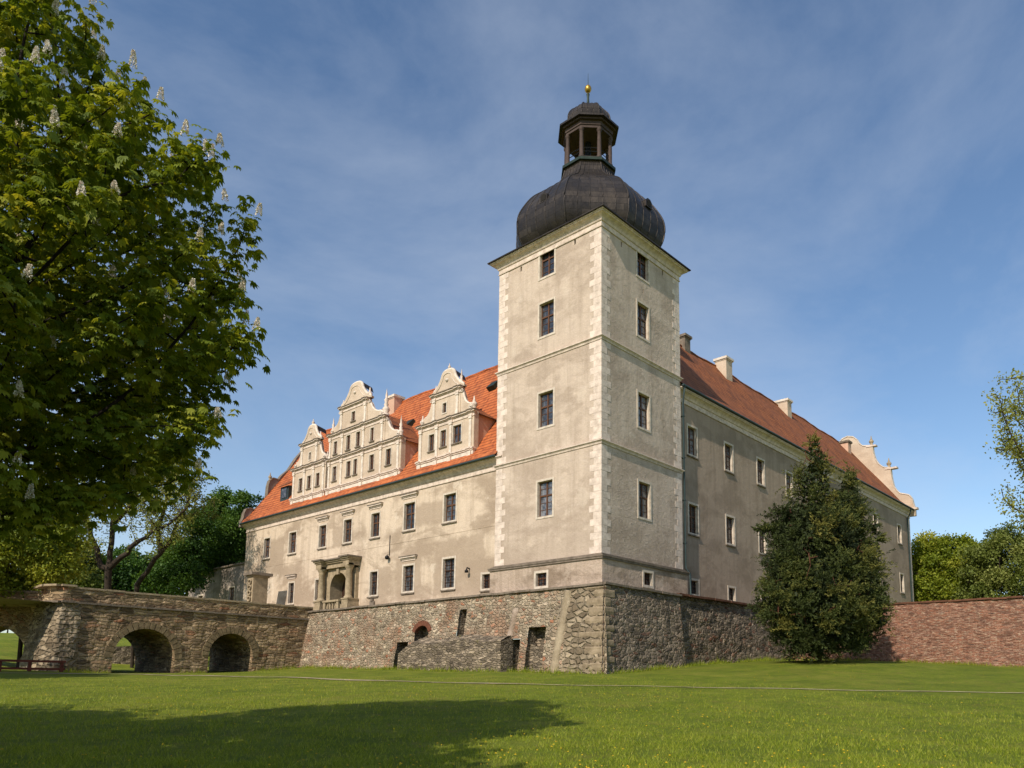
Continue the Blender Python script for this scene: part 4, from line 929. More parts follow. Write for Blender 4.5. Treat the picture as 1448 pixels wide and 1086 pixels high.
# ------------------------------------------------------------------ BRIDGE  y 30.5 .. 38, x -20..-1
BR = empty('stone_bridge', (-10, 34, 2), 'brown rubble stone bridge with round arches and solid parapet leading to the castle portal', 'bridge')
arches = [(-13.86, 2.12, 2.86), (-7.47, 1.77, 3.2)]
def under(x):
    for c, r, zs in arches:
        if abs(x-c) < r: return zs+sqrt(max(0, r*r-(x-c)**2))
    return None
def bridge_face(mb, y, sgn, X0=-19.1, X1=-.9):
    xs = sorted(set(list(np.arange(X0, X1, .12))+[X1]+[c+s_*r for c, r, _ in arches for s_ in (-1, 1)]+[c-s_*(r-1e-3) for c, r, _ in arches for s_ in (-1, 1)]))
    xs = sorted(set(xs+[c+r*cos(t) for c, r, _ in arches for t in np.linspace(.02, pi-.02, 36)]))
    for a, b in zip(xs, xs[1:]):
        m_ = (a+b)/2; ins = under(m_) is not None
        za = (under(a) or under(m_)) if ins else .8; zb2 = (under(b) or under(m_)) if ins else .8
        k = 10; rows = []
        for j in range(k+1):
            t = j/k; row = []
            for x, zl in ((a, za), (b, zb2)):
                z = zl+(6.45-zl)*t; p = Vector((x, y, z)); d = .05*(mn.noise(p*1.7)+.6*mn.noise(p*4.4)) if 0 < j else .0
                row.append((x, y+sgn*(-d)-sgn*.0+(-.25*sgn*-1*(0) ), z))
            rows.append(row if sgn > 0 else row[::-1])
        f0 = len(mb.f); mb.grid(rows); mb.mark(f0, (0, -1, 0))
for y_, s_ in ((30.5, 1), (38.0, -1)): bf = MB(); bridge_face(bf, y_, s_); bf.build('spandrel', 'bridge', BR)
for c, r, zs in arches:
    ba = MB(); n_ = 28
    pts = [(c-r, .8), (c-r, zs*.5+.4)]+[(c-r*cos(t), zs+r*sin(t)) for t in np.linspace(0, pi, n_)]+[(c+r, zs*.5+.4), (c+r, .8)]
    ba.grid([[(x, y, z) for y in np.linspace(30.5, 38, 12)] for x, z in pts]); ba.build('arch_vault', 'bridge', BR)
    vs = MB()
    for k in range(19):
        a0, a1 = pi*k/19+.012, pi*(k+1)/19-.012; R0, R1_ = r+.0, r+.52+random.uniform(-.05, .06); pr_ = .05+random.uniform(0, .03)
        q0 = [(c+R0*cos(a0), zs+R0*sin(a0)), (c+R1_*cos(a0), zs+R1_*sin(a0)), (c+R1_*cos(a1), zs+R1_*sin(a1)), (c+R0*cos(a1), zs+R0*sin(a1))]
        vs.prism(q0, lambda p, q_, d: (p, d, q_), 30.5-pr_, 30.7)
    vs.build('voussoirs', simple('arch stone', srgb(140, 122, 94), .95, 0, .8, 3, .04, 6), BR)
for y in (30.5, 38.0):
    sc_ = MB(); x = -19.2
    while x < -.95:
        l_ = random.uniform(.7, 1.3); x1 = min(x+l_, -.9); o_ = random.uniform(-.015, .015); sc_.box(x, x1-.012, y-.14+o_, y+.14, 6.42, 6.55); x = x1
    sc_.build('string_course', 'stone_dark', BR)
pp_ = MB(); rough_sheet(pp_, lambda u, v: ((-19.1+u*19.3, 30.54, 6.55+v*.88), (0, -1, 0)), 190, 9, .035); rough_sheet(pp_, lambda u, v: ((-.3-u*18.8, 30.96, 6.45+v*.98), (0, 1, 0)), 90, 9, .03)
rough_sheet(pp_, lambda u, v: ((-19.1+u*17.8, 37.55, 6.45+v*.98), (0, -1, 0)), 90, 9, .03); rough_sheet(pp_, lambda u, v: ((-1.3-u*17.8, 37.96, 6.55+v*.88), (0, 1, 0)), 90, 9, .03)
pp_.build('parapet', 'bridge', BR)
coping(BR, [(-19.1, 30.75), (.2, 30.75)], .56, 7.43, .13, 'stone', 1.2); coping(BR, [(-19.1, 37.76), (-1.3, 37.76)], .56, 7.43, .13, 'stone_dark', 1.2)
dk_ = MB(); dk_.face([(-26, 30.7, 6.45), (.4, 30.7, 6.45), (.4, 37.8, 6.45), (-26, 37.8, 6.45)]); dk_.box(-.45, .39, 26.5, 31, 6.6, 7.08); dk_.build('roadway', 'gravel', BR)
# big battered pier at the west end
pr_ = MB()
def pier(u, v):
    # path: from (-19.0,30.5) round the corner to the far side, battered
    z = .7+v*5.75; ex = (1-v)
    A = [Vector((-18.2, 30.42)), Vector((-19.35, 30.45)), Vector((-19.95, 31.6)), Vector((-19.95, 34.5))]
    N_ = [Vector((0, -1)), Vector((-.7, -.7)), Vector((-1, -.15)), Vector((-1, 0))]
    s = u*3; i = min(2, int(s)); f_ = s-i; p = A[i].lerp(A[i+1], f_); n_ = N_[i].lerp(N_[i+1], f_)
    off = ex*.75*(min(1, u*3)); q_ = p+n_*off
    return (q_.x, q_.y, z), (n_.x, n_.y, 0)
rough_sheet(pr_, pier, 70, 60, .09)
pr_.build('pier', 'bigstone', BR)
pr2 = MB()
def pierp(u, v):
    A = [Vector((-18.9, 30.5)), Vector((-19.35, 30.5)), Vector((-19.85, 31.5)), Vector((-19.85, 33.6))]; s = u*3; i = min(2, int(s)); p = A[i].lerp(A[i+1], s-i)
    n_ = (Vector((-.6, -.8)) if i < 2 else Vector((-1, 0))); return (p.x, p.y, 6.5+v*1.05), (n_.x, n_.y, 0)
rough_sheet(pr2, pierp, 36, 12, .04); pr2.build('pier_parapet', 'bridge', BR)
coping(BR, [(-18.6, 30.6), (-19.5, 30.62), (-20.0, 31.6), (-20.0, 33.6)], .7, 7.52, .13, 'stone', .9); coping(BR, [(-18.6, 30.45), (-19.45, 30.45), (-20.05, 31.5), (-20.05, 33.6)], .5, 6.42, .14, 'stone_dark', .9)
# approach span going away to the left, from (-20,33.6)
B2 = empty('approach_bridge', (-22, 40, 2), 'shaded stone approach span with a wide low arch beyond the bridge pier, far left', 'bridge')
A0 = Vector((-19.7, 33.8)); dirv = (Vector((-21.5, 39.5))-Vector((-19.2, 34.2))); dirv = Vector((-.62, .785)).normalized(); nr = Vector((-dirv.y, dirv.x)) 
if nr.dot(Vector((-1, -1))) < 0: nr = -nr
def ap(s, z, d=0): p = A0+dirv*s-nr*d; return (p.x, p.y, z)
c_, r_, zs_ = 3.7, 3.1, 2.3
aa = MB(); ss = sorted(set(list(np.arange(0, 16, .3))+[c_+r_*cos(t) for t in np.linspace(.02, pi-.02, 30)]))
el_ = lambda s: zs_+2.75*sqrt(max(0, 1-((s-c_)/r_)**2))
for a, b in zip(ss, ss[1:]):
    m_ = (a+b)/2; ins = abs(m_-c_) < r_; za = el_(a) if ins else .8; zb2 = el_(b) if ins else .8
    rows = []
    for j in range(7):
        t = j/6; rows.append([ap(b, zb2+(6.3-zb2)*t, .04*mn.noise(Vector(ap(b, t*5)))), ap(a, za+(6.3-za)*t, .04*mn.noise(Vector(ap(a, t*5))))])
    aa.grid(rows)
    if ins: aa.grid([[ap(a, za, 0), ap(b, zb2, 0)], [ap(a, za, 3.0), ap(b, zb2, 3.0)]])
for s in (c_-r_, c_+r_): aa.face([ap(s, .8), ap(s, zs_+.3), ap(s, zs_+.3, 3.0), ap(s, .8, 3.0)])
aa.build('spandrel', 'bridge', B2)
ap2 = MB(); ap2.grid([[ap(s, z, -.02) for s in np.arange(0, 16.1, 1)] for z in (6.42, 7.3)]); ap2.grid([[ap(s, z, .45) for s in np.arange(0, 16.1, 1)] for z in (6.3, 7.3)]); ap2.build('parapet', 'bridge', B2)
q0, q1 = ap(0, 0, .2), ap(16, 0, .2); coping(B2, [q0[:2], q1[:2]], .6, 7.3, .13, 'stone_dark', 1.2); q0, q1 = ap(0, 0, -.02), ap(16, 0, -.02); coping(B2, [q0[:2], q1[:2]], .3, 6.3, .13, 'stone', 1.2)
dk_ = MB(); dk_.face([ap(0, 6.3, .4), ap(16, 6.3, .4), ap(16, 6.3, 3.1), ap(0, 6.3, 3.1)]); dk_.build('roadway', 'gravel', B2)

# balustrade box beside the portal
BL = MB(); BL.box(-.8, -.5, 26.25, 26.55, 7.0, 7.95); BL.box(-.8, -.5, 28.2, 28.5, 7.0, 7.95); BL.box(-.85, -.45, 26.2, 28.55, 7.8, 7.96); BL.box(-.8, -.5, 26.55, 28.2, 7.0, 7.15)
BL.box(-.5, .39, 26.3, 26.5, 7.0, 7.8); BL.cur = 1; BL.box(-.45, .39, 26.22, 26.58, 7.8, 7.96); BL.cur = 0
for y in (26.85, 27.25, 27.65, 28.0): BL.lathe((-.65, y, 7.15), [(.08, 0), (.06, .08), (.12, .22), (.06, .4), (.05, .5), (.09, .65)], 8)
bo = BL.build('balustrade', ['stone', 'stone_dark']); tag(bo, 'short pale stone balustrade on the rampart in front of the portal column', 'balustrade')
# gate pier
gp = empty('gate_pillar', (-2.2, 37.0, 6.45), 'carved stone gate pillar with flat cap on the far side of the bridge', 'pillar')
g_ = MB(); g_.box(-2.95, -1.55, 36.5, 37.5, 6.45, 10.45); g_.box(-3.0, -1.5, 36.45, 37.55, 7.9, 8.05); g_.build('shaft', 'stone', gp)
g_ = MB(); g_.box(-3.05, -1.45, 36.4, 37.6, 10.45, 10.6); g_.cur = 1; g_.box(-3.25, -1.25, 36.2, 37.8, 10.6, 10.85); g_.build('cap', ['stone', 'stone_dark'], gp)
g_ = MB()
for z in (8.5, 9.0, 9.5, 10.0): g_.tube([(-3.02, 37.0+.26*cos(t), z+.2*sin(t)) for t in np.linspace(0, 6.3, 12)], .08, 5)
g_.build('carving', 'stone', gp)
# low red-brown rail in front of pier
rl = empty('low_rail', (-21, 29.2, 1.9), 'low red-brown wooden rail on posts at the foot of the bridge pier, far left', 'fence')
for i, x in enumerate((-27, -24.9, -22.8, -21.2, -19.4)):
    g_ = MB(); z0 = tz(x, 29.3); g_.box(x-.09, x+.09, 29.2, 29.4, z0-.2, z0+.68); g_.build('post', 'redwood', rl)
g_ = MB(); g_.box(-28, -19.2, 29.15, 29.45, tz(-22, 29.3)+.6, tz(-22, 29.3)+.74); g_.box(-28, -19.2, 29.24, 29.36, tz(-22, 29.3)+.12, tz(-22, 29.3)+.26); g_.build('rail', 'redwood', rl)

# grey annex at far left, low wall seen through the arch, far right building
AN = empty('annex', (6, 52, 6), 'low grey plastered annex with flat parapet at the far left end of the castle', 'building')
a_ = MB(); wall_holes(a_, lambda u, z, d: (2.0+d, -u, z), -61.5, -45.7, 5, 13.3, [(-51.4, -50.2, 9.1, 11.0), (-58.8, -57.6, 9.0, 10.6)], .3)
a_.face([(2, 45.7, 5), (12, 45.7, 5), (12, 45.7, 13.3), (2, 45.7, 13.3)]); a_.face([(2, 61.5, 5), (2, 61.5, 13.3), (12, 61.5, 13.3), (12, 61.5, 5)]); a_.face([(2, 45.7, 13.3), (12, 45.7, 13.3), (12, 61.5, 13.3), (2, 61.5, 13.3)])
a_.build('wall', 'plaster_grey', AN); coping(AN, [(2.05, 61.5), (2.05, 45.7)], .5, 13.3, .15, 'stone_dark')
window(AN, (2, 50.8, 9.1), 1.2, 1.9, 'X', 'cross', surround=.15); window(AN, (2, 58.2, 9.0), 1.2, 1.6, 'X', 'cross', surround=.15)
g_ = MB(); g_.tube([(1.9, 46.4, 5), (1.9, 46.4, 12.6)], .08, 6); g_.build('downpipe', 'metal', AN)
LW = MB(); rough_sheet(LW, lambda u, v: ((-9.5+u*9, 52.5+1.5*(1-u), 1.2+v*(3.1+.7*u)), (0, -1, 0)), 60, 14, .06); LW.grid([[(-9.5, 54, 4.3), (-.5, 52.5, 5.0)], [(-9.5, 54.6, 4.3), (-.5, 53.1, 5.0)]])
tag(LW.build('retaining_wall', 'ledge'), 'low stone retaining wall seen through the bridge arch', 'stone wall')
FB = empty('outbuilding', (74, 2, 4), 'small low grey outbuilding past the right end of the castle', 'building')
f_ = MB(); f_.box(70, 76, -1.2, 4, 3, 14.0); f_.build('wall', 'plaster_grey', FB)
f_ = MB(); f_.face([(69.6, -1.6, 13.9), (76.4, -1.6, 13.9), (76.4, 4.4, 15.2), (69.6, 4.4, 15.2)]); f_.face([(69.6, -1.6, 13.9), (69.6, 4.4, 15.2), (69.6, 4.4, 13.9)]); f_.face([(76.4, -1.6, 13.8), (69.6, -1.6, 13.8), (69.6, 4.4, 13.8), (76.4, 4.4, 13.8)]); f_.build('roof', 'roof_old', FB)
window(FB, (70, 0.6, 9.6), 1.0, 1.3, 'X', 'simple')

# ------------------------------------------------------------------ VEGETATION
def np_mesh(name, V, F, mats, parent=None, rnd=None, smooth=False, mi=None):
    """V (n,3) world, F (m,k) faces"""
    off = np.array(wloc(parent)) if parent else np.zeros(3)
    me = bpy.data.meshes.new(name); n, k = F.shape
    me.vertices.add(len(V)); me.vertices.foreach_set('co', (V-off).astype(np.float32).ravel())
    me.loops.add(n*k); me.loops.foreach_set('vertex_index', F.astype(np.int32).ravel())
    me.polygons.add(n); me.polygons.foreach_set('loop_start', np.arange(n, dtype=np.int32)*k)
    try: me.polygons.foreach_set('loop_total', np.full(n, k, np.int32))
    except Exception: pass
    if smooth: me.polygons.foreach_set('use_smooth', np.ones(n, bool))
    for m_ in mats: me.materials.append(MT[m_] if isinstance(m_, str) else m_)
    if mi is not None: me.polygons.foreach_set('material_index', mi.astype(np.int32))
    if rnd is not None:
        a = me.attributes.new('rnd', 'FLOAT', 'FACE'); a.data.foreach_set('value', rnd.astype(np.float32))
    me.update(calc_edges=True)
    o = bpy.data.objects.new(name, me); COL.objects.link(o)
    if parent: o.parent = parent
    return o
def unit(v): return v/np.maximum(np.linalg.norm(v, axis=-1, keepdims=True), 1e-9)
def frames(d, rng):
    """random frames around directions d (n,3): returns side, up"""
    r = unit(rng.normal(size=d.shape)); s = unit(np.cross(d, r)); return s, np.cross(s, d)

def skeleton(base, trunk_top, attr, step=.6, kill=1.0, infl=6.0, iters=120, rng=RNG, chains=()):
    """space colonisation: returns nodes (n,3), parent index, child counts"""
    base = np.array(base, float); top = np.array(trunk_top, float); k = max(2, int(np.linalg.norm(top-base)/step))
    nodes = [base+(top-base)*i/k+rng.normal(0, .04, 3)*(0 < i) for i in range(k+1)]; par = [-1]+list(range(k))
    for ch_ in chains:
        ch_ = [np.array(c) for c in ch_]; N0 = np.array(nodes); prev = int(np.linalg.norm(N0-ch_[0], axis=1).argmin())
        for a_, b_ in zip(ch_, ch_[1:]):
            k2 = max(1, int(np.linalg.norm(b_-a_)/step))
            for i in range(1, k2+1): nodes.append(a_+(b_-a_)*i/k2+rng.normal(0, .07, 3)); par.append(prev); prev = len(nodes)-1
    A = attr.copy(); nd = np.full(len(A), 1e9); ni_ = np.zeros(len(A), int)
    N_ = np.array(nodes); d = np.linalg.norm(A[:, None]-N_[None], axis=2); ni_ = d.argmin(1); nd = d.min(1)
    for it in range(iters):
        if len(A) == 0: break
        ok = nd < (infl if it > 3 else 1e9)
        if not ok.any(): infl *= 1.5; continue
        idx = ni_[ok]; dirs = unit(A[ok]-np.array(nodes)[idx])
        u_, inv = np.unique(idx, return_inverse=True); acc = np.zeros((len(u_), 3)); np.add.at(acc, inv, dirs)
        acc = unit(acc+rng.normal(0, .25, acc.shape)+np.array([0, 0, .05])); start = len(nodes); new = np.array(nodes)[u_]+acc*step
        nodes += list(new); par += list(u_)
        d = np.linalg.norm(A[:, None]-new[None], axis=2); mi_ = d.argmin(1); md = d.min(1); better = md < nd
        nd[better] = md[better]; ni_[better] = mi_[better]+start
        keep = nd > kill; A = A[keep]; nd = nd[keep]; ni_ = ni_[keep]
    return np.array(nodes), np.array(par)
def radii(par, tip=.02, p=2.3, rmax=.5):
    n = len(par); a = np.zeros(n); ch = np.zeros(n, int)
    for i in range(n-1, 0, -1):
        if ch[i] == 0: a[i] = tip**p
        a[par[i]] += a[i]; ch[par[i]] += 1
    a[0] = max(a[0], tip**p)
    return np.minimum(a**(1/p), rmax), ch
def limbs(name, nodes, par, R, mat, parent, sides=6, flare=1.5):
    n = len(nodes); V = []; F = []
    idx = np.arange(1, n); A = nodes[par[idx]]; B = nodes[idx]; d = unit(B-A)
    ref = np.where(np.abs(d[:, 2:3]) > .9, np.array([[1., 0, 0]]), np.array([[0, 0, 1.]])); s = unit(np.cross(d, ref)); u = np.cross(s, d)
    ra = np.minimum(R[par[idx]], R[idx]*1.35); rb = R[idx]
    ang = np.linspace(0, 2*pi, sides, endpoint=False)
    ca, sa = np.cos(ang)[None, :, None], np.sin(ang)[None, :, None]
    ring = lambda P_, r: P_[:, None]+(s[:, None]*ca+u[:, None]*sa)*r[:, None, None]
    r0 = ring(A-d*.3*ra[:, None], ra); r1 = ring(B+d*.2*rb[:, None], rb); m_ = len(idx)
    V = np.concatenate([r0, r1], 1).reshape(-1, 3); b = (np.arange(m_)*2*sides)[:, None]; k = np.arange(sides)[None]; k2 = (k+1) % sides
    F = np.stack([b+k, b+k2, b+sides+k2, b+sides+k], -1).reshape(-1, 4)
    return np_mesh(name, V, F, [mat], parent, smooth=True)
def leaf_cards(P, D, size, rng, aspect=.5, fold=.25, jitter=.35):
    """diamond-ish folded leaves: P base points, D directions. 2 quads each -> returns V,F"""
    n = len(P); s, u = frames(D, rng); L_ = (size*(1+jitter*rng.uniform(-1, 1, n)))[:, None]; w = L_*aspect*.5
    tip = P+D*L_; m1 = P+D*L_*.3; m2 = P+D*L_*.72; up = u*w*fold*2
    V = np.stack([P, m1+s*w+up, m2+s*w*.85+up, tip, m2-s*w*.85+up, m1-s*w+up], 1).reshape(-1, 3)
    b = (np.arange(n)*6)[:, None]; F = np.concatenate([b+np.array([[0, 1, 2, 3]]), b+np.array([[0, 3, 4, 5]])], 0)
    F = F.reshape(2, n, 4).transpose(1, 0, 2).reshape(-1, 4)
    return V, F
def in_lobes(lobes, n, rng, shell=0.0):
    """sample points inside ellipsoid lobes (x,y,z,rx,ry,rz)"""
    L_ = np.array(lobes, float); w = L_[:, 3]*L_[:, 4]*L_[:, 5]; w = w/w.sum(); k = rng.choice(len(L_), n, p=w)
    d = unit(rng.normal(size=(n, 3))); r = rng.uniform(shell**3, 1, n)**(1/3)
    return L_[k, :3]+d*L_[k, 3:]*r[:, None]

LEAF = {
 'chestnut': leafmat('chestnut leaves', srgb(88, 106, 26), srgb(124, 138, 38), srgb(172, 172, 60), .42),
 'yew': leafmat('yew needles', srgb(34, 44, 20), srgb(68, 78, 32), srgb(124, 118, 54), .12, .7),
 'spring': leafmat('fresh spring leaves', srgb(110, 120, 48), srgb(144, 150, 68), srgb(172, 172, 96), .4),
 'dark': leafmat('dark broad leaves', srgb(42, 70, 22), srgb(66, 98, 32), srgb(98, 126, 46), .3),
 'yellow': leafmat('yellow-green leaves', srgb(88, 106, 26), srgb(128, 140, 38), srgb(172, 170, 60), .35),
 'olive': leafmat('olive green leaves', srgb(76, 90, 38), srgb(110, 122, 54), srgb(148, 152, 82), .35)}

def tree(name, label, cat, base, lobes, nattr, leaf, nleaf, lsize, bark='bark', step=.8, trunk_h=.35, tip=.03, group=None, rmax=.45, spread=.5, aspect=.6, kill=1.3, seed=1, droop=-.1, clump=0, crad=1.2, chains=(), crown_r=.25):
    rng = np.random.default_rng(seed); t = empty(name, base, label, cat, group)
    A = in_lobes(lobes, nattr, rng, .2); top = np.array(base)+np.array([0, 0, (A[:, 2].max()-base[2])*trunk_h])
    nd, pa = skeleton(base, top, A, step, kill, 9, 90, rng, chains); R, ch = radii(pa, tip, 2.35, rmax)
    if chains:
        n0 = max(2, int(np.linalg.norm(top-np.array(base))/step))+1; i0 = n0
        for ch_ in chains:
            tot = sum(max(1, int(np.linalg.norm(np.array(b_)-np.array(a_))/step)) for a_, b_ in zip(ch_, ch_[1:])); R[i0:i0+tot] = np.maximum(R[i0:i0+tot], np.linspace(crown_r, .07, tot)); i0 += tot
    limbs('trunk', nd, pa, R, bark, t, 6)
    if clump:
        cl = np.array(subclumps(lobes, clump, crad*.45, crad*1.6, rng, .34)); w = cl[:, 3]**2; k = rng.choice(len(cl), nleaf, p=w/w.sum())
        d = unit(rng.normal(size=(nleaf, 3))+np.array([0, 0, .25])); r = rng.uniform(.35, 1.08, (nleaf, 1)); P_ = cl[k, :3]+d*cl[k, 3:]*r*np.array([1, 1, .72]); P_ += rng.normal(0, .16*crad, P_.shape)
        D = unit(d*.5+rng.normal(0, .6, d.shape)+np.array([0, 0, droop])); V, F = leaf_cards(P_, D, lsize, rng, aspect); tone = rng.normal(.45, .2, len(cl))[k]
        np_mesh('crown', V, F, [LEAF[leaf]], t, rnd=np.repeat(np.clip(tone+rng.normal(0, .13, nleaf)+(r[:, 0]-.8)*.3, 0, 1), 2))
        return t
    thin = np.where(R < tip*2.2)[0]; thin = thin[thin > 3]
    k = rng.choice(thin, nleaf); par_ = nd[pa[k]]; f_ = rng.uniform(0, 1, (nleaf, 1)); P_ = par_*(1-f_)+nd[k]*f_+rng.normal(0, spread, (nleaf, 3))*np.array([1, 1, .8])
    cen = np.array(lobes)[:, :3].mean(0); D = unit(unit(P_-cen)*.5+rng.normal(0, .8, (nleaf, 3))+np.array([0, 0, droop]))
    V, F = leaf_cards(P_, D, lsize, rng, aspect)
    cl = np.repeat(rng.uniform(0, 1, nleaf)*.6+.4*((np.sin(P_[:, 0]*.8)+np.sin(P_[:, 1]*.9+1)+np.sin(P_[:, 2]*1.1))*.16+.5), 2)
    np_mesh('crown', V, F, [LEAF[leaf]], t, rnd=np.clip(cl, 0, 1))
    return t
def at(px, py, dep):
    d = FW*1078.99+RT*(px-755.13)-UP*(py-818.1); return CAM+d*(dep/1078.99)

# --- horse chestnut, upper left (base outside the frame)
def chestnut():
    rng = np.random.default_rng(11)
    # crown lobes: centre and radius in metres
    spec = [(-20, -40, 13, 150), (30, 60, 12.8, 125), (135, 205, 12.6, 128), (215, 265, 12.8, 120), (300, 318, 13, 82), (282, 452, 13, 92), (345, 470, 13.2, 38), (258, 600, 12.6, 82), (300, 620, 12.8, 42), (150, 400, 13.4, 150), (60, 300, 12, 170),
            (50, 500, 13, 190), (130, 610, 13.2, 115), (25, 670, 12, 115), (-130, 240, 12, 190), (-150, 480, 12.5, 230), (60, 330, 15.5, 150), (120, 480, 15.5, 130), (175, 690, 13.4, 50), (90, 180, 15, 130), (-40, 640, 15, 130), (225, 345, 14, 90), (348, 505, 13, 48), (325, 400, 13.2, 45), (355, 345, 13, 36), (318, 640, 12.8, 42), (300, 215, 13, 38), (345, 250, 13.1, 25), (245, 680, 12.8, 40), (375, 325, 13, 26), (20, 725, 11.5, 50), (75, 700, 12.5, 45)]
    lobes = []
    for px, py, dep, r in spec:
        p = at(px, py, dep); rr = r*dep/1078.99; lobes.append((p.x, p.y, p.z, rr, rr, rr))
    lobes += [(-32.9, -11.2, 8.0, 4.6, 4.6, 4.0), (-35.8, -14, 6.6, 3.2, 3.2, 2.6)]
    t = empty('chestnut_tree', (-34.9, -11.6, -.1), 'flowering chestnut tree with white candles filling the upper left', 'tree')
    w = 1
    A = in_lobes(lobes, 6500, rng, .35)
    nd, pa = skeleton((-34.9, -11.6, -.1), (-34.4, -11.6, 3.6), A, .33, .62, 4.5, 110, rng); R, ch = radii(pa, .011, 2.25, .42)
    limbs('trunk', nd, pa, R, 'bark_dark', t, 6)
    tips = np.where((R < .02))[0]; tips = tips[tips > 20]
    d_par = unit(nd[tips]-nd[pa[tips]])
    # palmate leaves: whorls at the tips
    nwh = 34
    P0 = np.repeat(nd[tips], nwh, 0); DP = np.repeat(d_par, nwh, 0); n = len(P0)
    P0 = P0+rng.normal(0, .15, (n, 3)); keep = rng.uniform(size=n) < .95; P0 = P0[keep]; DP = DP[keep]; n = len(P0)
    pet = unit(DP*.4+rng.normal(0, .75, (n, 3))+np.array([0, 0, .35])); P1 = P0+pet*rng.uniform(.06, .17, (n, 1))
    out = unit(pet*np.array([1, 1, .3])+rng.normal(0, .25, (n, 3))); nrm = unit(np.array([0, 0, 1.])+pet*.5+rng.normal(0, .35, (n, 3)))
    side = unit(np.cross(nrm, out)); out = np.cross(side, nrm)
    Vs = []; Fs = []; Rn = []; base_i = 0; rnd = np.clip(np.repeat(rng.normal(.45, .2, len(tips)), nwh)[keep]+rng.normal(0, .2, n), 0, 1); scl = rng.uniform(.7, 1.15, n)
    for ang, ln in ((-2.0, .62), (-1.25, .85), (-.6, 1.0), (0, 1.1), (.6, 1.0), (1.25, .85), (2.0, .62)):
        d = out*cos(ang)+side*sin(ang); d = unit(d-np.array([0, 0, .42])*1+nrm*.02); L_ = (.128*ln*scl)[:, None]; s = unit(np.cross(nrm, d)); w_ = L_*.22; dr = np.array([0, 0, -1.])
        b = P1; m_ = b+d*L_*.62+dr*L_*.05; tp_ = b+d*L_*1.0+dr*L_*.22; up_ = nrm*w_*.35
        V = np.stack([b, m_+s*w_+up_, tp_, m_-s*w_+up_, m_], 1).reshape(-1, 3); q = (np.arange(n)*5)[:, None]+base_i
        F = np.concatenate([q+np.array([[0, 4, 1]]), q+np.array([[4, 2, 1]]), q+np.array([[0, 3, 4]]), q+np.array([[4, 3, 2]])], 0)
        Vs.append(V); Fs.append(F); Rn.append(np.tile(rnd, 4)); base_i += n*5
    import sys; sys.stderr.write('chestnut leaves %d\n' % n)
    np_mesh('crown', np.concatenate(Vs), np.concatenate(Fs), [LEAF['chestnut']], t, rnd=np.concatenate(Rn))
    # blossom candles: upright cones of small petals on outer tips
    cen = np.array([-33.6, -11.2, 8.5]); tt = tips[ch[tips] == 0] if (ch[tips] == 0).any() else tips
    cam_ = np.array(CAM); rng.shuffle(tt); tt = tt[:3000]; pos = nd[tt]; o_ = unit(pos-cen+np.array([0, 0, 1.5]))
    dd = pos[None]-pos[:, None]; ahead = (dd*o_[:, None]).sum(2); lat_ = np.linalg.norm(dd-ahead[..., None]*o_[:, None], axis=2); cover = ((ahead > .1) & (lat_ < .45)).sum(1)
    tt = tt[np.argsort(cover+rng.uniform(0, 1.5, len(tt)))[:1700]]; out_ = unit(nd[tt]-cen)
    m_b = NM('chestnut blossom', .7); at_ = m_b.n('ShaderNodeAttribute', attribute_name='rnd').outputs['Fac']
    bm_ = m_b.done(m_b.ramp(at_, [(0, srgb(196, 168, 150)), (.35, srgb(228, 218, 198)), (1, srgb(244, 240, 226))]))
    def candle(seed):
        r2 = np.random.default_rng(seed); n_ = 300; h = r2.uniform(0, 1, n_)**.8; a = r2.uniform(0, 2*pi, n_); rad = .07*(1-h)**.7*r2.uniform(.55, 1.05, n_)+.006
        P_ = np.stack([rad*np.cos(a), rad*np.sin(a), .03+h*.27], 1); D = unit(np.stack([np.cos(a), np.sin(a), .5+0*a], 1)+r2.normal(0, .3, (n_, 3)))
        V, F = leaf_cards(P_, D, .024, r2, .95); return V, F, np.repeat(r2.uniform(0, 1, n_), 2)
    protos = []
    for sd_ in range(4):
        V, F, rr = candle(sd_); o = np_mesh('blossom', V, F, [bm_], None, rnd=rr); protos.append((o.data, V, F, rr)); bpy.data.objects.remove(o)
    P_ = nd[tt]+np.array([0, 0, .14])+out_*.2; dist = np.linalg.norm(P_-cam_, axis=1); rel = (P_-cam_)@np.array([RT.x, RT.y, RT.z])/np.maximum((P_-cam_)@np.array([FW.x, FW.y, FW.z]), .1)
    order = np.argsort(dist+np.where(rel < -.75, 100, 0))
    off = np.array(t.location)
    for i in order[:100]:
        o = bpy.data.objects.new('blossom', protos[i % 4][0]); COL.objects.link(o); o.parent = t; o.location = P_[i]-off; o.scale = (.78, .78, .85+.15*sin(i)); o.rotation_euler = (.15*sin(i*3), .15*cos(i*5), i)
    VV = []; FF = []; RR = []; b = 0
    for i in order[100:]:
        _, V, F, rr = protos[i % 4]; VV.append(V*.8+P_[i]); FF.append(F+b); RR.append(rr); b += len(V)
    o = np_mesh('blossoms', np.concatenate(VV), np.concatenate(FF), [bm_], t, rnd=np.concatenate(RR)); o['kind'] = 'stuff'
chestnut()

def subclumps(lobes, n, rmin, rmax, rng, loose=.06):
    L_ = np.array(lobes); w = L_[:, 3]*L_[:, 5]; out = []; tries = 0
    while len(out) < n and tries < n*30:
        tries += 1; k = rng.choice(len(L_), p=w/w.sum()); d = unit(rng.normal(size=3)); r = rng.uniform(rmin, rmax); r = min(r, L_[k, 3]*.8)
        c = L_[k, :3]+d*np.maximum(L_[k, 3:]*rng.uniform(1-loose, 1+loose)-r*.55, .05)
        q = ((c-L_[:, :3])/L_[:, 3:]); ins = np.linalg.norm(q, axis=1); ins[k] = 9
        if (ins < .78).any(): continue
        if any(np.linalg.norm(c-np.array(o[:3])) < .6*(r+o[3])*.75 for o in out): continue
        out.append((*c, r, r, r))
    return out
